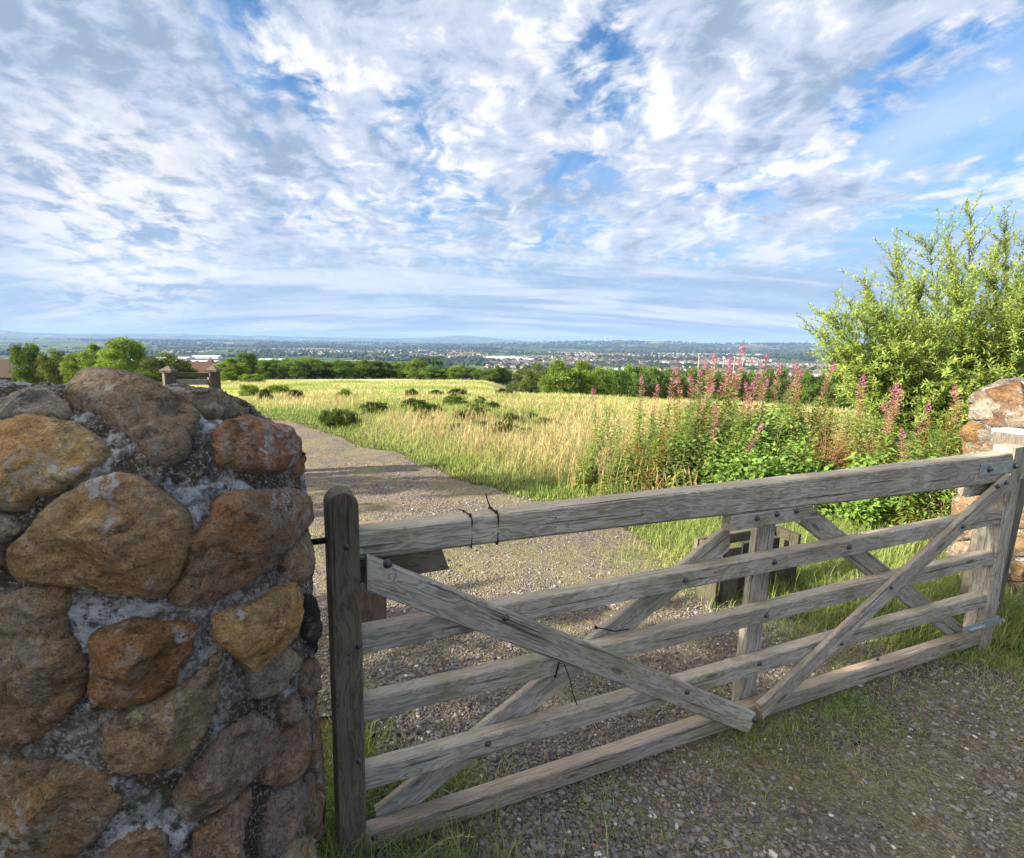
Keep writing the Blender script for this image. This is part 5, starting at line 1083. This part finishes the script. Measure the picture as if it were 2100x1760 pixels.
# white sheds of the business park
for k, (X, dd_, l_, w_, h_, rz) in enumerate([(330, 1500, 150, 60, 9, .1), (395, 1750, 170, 70, 10, -.1), (440, 1550, 130, 50, 8, .15), (490, 1450, 120, 60, 9, -.15), (360, 2100, 110, 60, 10, .0), (425, 2250, 100, 50, 10, .1), (525, 1380, 70, 40, 8, -.3), (560, 1900, 90, 40, 9, .1), (300, 1900, 90, 40, 9, .1), (1035, 2150, 150, 60, 12, -.12), (1075, 2080, 70, 50, 9, -.1)]):
    lb = ['long white warehouse behind the left end of the trees', 'longest white warehouse in the middle of the business park', 'white warehouse right of the small gate', 'white warehouse with a curved looking roof line nearest the hedge', 'small distant white shed above the warehouses', 'farthest white shed of the business park', 'small white shed above the hedge', 'white shed beyond the hedge in the woods', 'white shed left of the warehouses', 'big pale factory roof in front of the town', 'lower pale factory wing right of the big factory roof'][k]
    house_parts(lb, X, 735, dd_, rz, w_, l_, h_, 3, (.66, .68, .70), (.60, .63, .67), (1, 10), 'warehouse', name='warehouse', chim=False)
# town houses
HM = [house_mesh('t', 8, l_, 5, 3, wall, roof).me('town_house', M_build) for l_, wall, roof in [(9, (.30, .28, .26), (.09, .07, .07)), (11, (.17, .12, .10), (.08, .065, .07)), (10, (.42, .41, .40), (.08, .08, .09)), (14, (.18, .13, .11), (.11, .07, .06)), (18, (.28, .27, .26), (.09, .085, .09))]]
gt = np.random.default_rng(41); pts = []
while len(pts) < 3400:
    X = gt.uniform(560, 2020); d_ = 1500*math.exp(gt.random()*math.log(4200/1500)); 
    if X < 1000 and d_ < 2400+(1000-X)*1.5: continue
    if X < 700 and gt.random() < .5: continue
    dv = dirpx(X, 720); p = EYEP+dv*(d_/np.linalg.norm(dv[:2]))
    if fbm(np.array([[p[0]/420, p[1]/420, 0]]), 43, 3)[0] < -.08: continue
    pts.append((p[0], p[1], d_))
pts.sort(key=lambda q: q[2])
for k, (x, y, d_) in enumerate(pts[:290]):
    o = bpy.data.objects.new('town_house', HM[gt.integers(5)]); COL.objects.link(o); o.location = (x, y, tz(x, y)); o.rotation_euler = (0, 0, gt.uniform(0, 3.14)); s_ = gt.uniform(.9, 1.3); o.scale = (s_, s_, s_)
    tag(o, 'small pitched roof house among the nearer streets of the town in the valley', 'house', 'town houses in the valley')
src = [house_mesh('t', 8, l_, 5, 3, wall, roof) for l_, wall, roof in [(9, (.30, .28, .26), (.09, .07, .07)), (11, (.16, .12, .10), (.08, .065, .07)), (10, (.44, .43, .42), (.08, .08, .09)), (20, (.20, .17, .15), (.10, .075, .07))]]
b = Bag(); P_ = np.array(pts[290:]); zz = terr(P_[:, 0], P_[:, 1])
for k in range(len(P_)):
    h_ = src[k % 4]; a = gt.uniform(0, 3.14); M3 = np.array([[math.cos(a), math.sin(a), 0], [-math.sin(a), math.cos(a), 0], [0, 0, 1]])*gt.uniform(.9, 1.35); ofs = np.array([P_[k, 0], P_[k, 1], zz[k]])
    b.add(h_.V[0] @ M3+ofs, h_.Q[0], h_.T3[0], h_.C[0]); b.add(h_.V[1] @ M3+ofs, h_.Q[1]-10, None, h_.C[1])
link('distant_town', b.me('distant_town', M_build), label='farther streets of the town spread across the valley', cat='town', kind='stuff')
# woods, hedgerow trees and copses of the valley
def lumps(n, X0, X1, d0_, d1_, seed, cl, size, name, label):
    g = np.random.default_rng(seed); X = g.uniform(X0, X1, n); d_ = d0_*np.exp(g.random(n)*math.log(d1_/d0_)); dv = np.stack([dirpx(x_, 715) for x_ in X]); dv /= np.linalg.norm(dv[:, :2], axis=1)[:, None]; P = EYEP+dv*d_[:, None]
    nz = fbm(P*[1, 1, 0]/cl, seed, 4, .55); k = nz > .04; P = P[k]; n = len(P); P[:, 2] = terr(P[:, 0], P[:, 1]); S_ = size*g.uniform(.6, 1.3, n)
    L_ = ico[None]*S_[:, None, None]*np.array([1.15, 1.15, .85])*(1+g.normal(0, .2, (n, 12, 1))); V = L_+(P+np.column_stack([np.zeros(n), np.zeros(n), S_*.55]))[:, None]
    C = np.array([.018, .034, .012])*g.uniform(.6, 1.7, (n, 1)); b = Bag(); b.add(V.reshape(-1, 3), T3=(np.arange(n)[:, None, None]*12+icf).reshape(-1, 3), C=np.repeat(C, 12, 0)); link(name, b.me(name, M_far), label=label, cat='woodland', kind='stuff')
lumps(5200, -60, 2200, 230, 900, 51, 90, 4.2, 'near_woods', 'trees and copses just beyond the field hedge')
lumps(16000, -60, 2200, 900, 4800, 52, 300, 8, 'valley_woods', 'dark copses and tree lines between the houses of the valley')
lumps(9000, -60, 2200, 4800, 9500, 53, 700, 14, 'hill_woods', 'hedges and woods on the far hillside')
# wind turbines on the ridge
for k, (X, ytop, dd_) in enumerate([(1197, 690, 8300), (1205, 694, 8600), (1222, 693, 8500), (1240, 689, 8200), (1252, 691, 8300)]):
    dv = dirpx(X, 700); p = EYEP+dv*(dd_/np.linalg.norm(dv[:2])); p[2] = tz(p[0], p[1]); H = 62
    o = empty('wind_turbine', p, 'tiny white wind turbine on the skyline of the far ridge', 'wind turbine', 'wind turbines on the far ridge'); bpy.context.view_layer.update(); b = Bag(); v, q, t3 = tube([(0, 0, -5), (0, 0, H)], (2.2, 1.4), 6); b.add(v, q, t3, (.6, .6, .62)); bagobj(b, 'tower', o, o.matrix_world)
    b = Bag(); v, q = box((0, -1, H+1), (2, 5, 2)); b.add(v, q, None, (.6, .6, .62)); bagobj(b, 'nacelle', o, o.matrix_world); b = Bag()
    for j in range(3): a = j*2.094+k*.7; v, q, t3 = tube([(0, -7, H+1), (math.sin(a)*30, -7, H+1+math.cos(a)*30)], (1.3, .4), 5); b.add(v, q, t3, (.6, .6, .62))
    bagobj(b, 'rotor', o, o.matrix_world)
# thin pale poles beyond the hedge
for k, (X, yt, dd_) in enumerate([(1025, 758, 150), (1031, 751, 145), (1052, 753, 148), (1433, 732, 110), (1484, 733, 105), (1506, 733, 112), (1524, 733, 108)]):
    dv = dirpx(X, 740); p = EYEP+dv*(dd_/np.linalg.norm(dv[:2])); p[2] = tz(p[0], p[1]); zt = at(X, yt, p[1])[2]; lh = k >= 3
    o = empty('lamp_column', p, ('thin white column seen between the willowherb flowers', 'thin pale pole beyond the low end of the hedge')[not lh], 'pole', ('white columns behind the willowherb', 'pale poles beyond the hedge')[not lh]); bpy.context.view_layer.update()
    b = Bag(); v, q, t3 = tube([(0, 0, -.5), (0, 0, zt-p[2])], (.08, .06), 8); b.add(v, q, t3, (.34, .34, .33)); bagobj(b, 'column', o, o.matrix_world)
    b = Bag(); v, q = box((0, 0, zt-p[2]+.1), (.12, .12, .10)); b.add(v, q, None, (.34, .34, .34)); bagobj(b, 'head', o, o.matrix_world)
# ------------------------------------------------------------------ air
hm = bpy.data.materials.new('haze'); hm.use_nodes = True; t = NT(hm.node_tree); t.n.clear(); ho = t.node('ShaderNodeOutputMaterial'); pv = t.node('ShaderNodeVolumePrincipled')
pv.inputs['Color'].default_value = (.30, .48, .86, 1); pv.inputs['Density'].default_value = .000068; pv.inputs['Anisotropy'].default_value = .0; t.l.new(pv.outputs[0], ho.inputs['Volume'])
V, Q_ = box((0, 0, 45), (31000, 31000, 175)); link('haze', mesh('haze', V, np.array(Q_), hm), label='thin blue summer haze over the valley', cat='haze', kind='stuff')
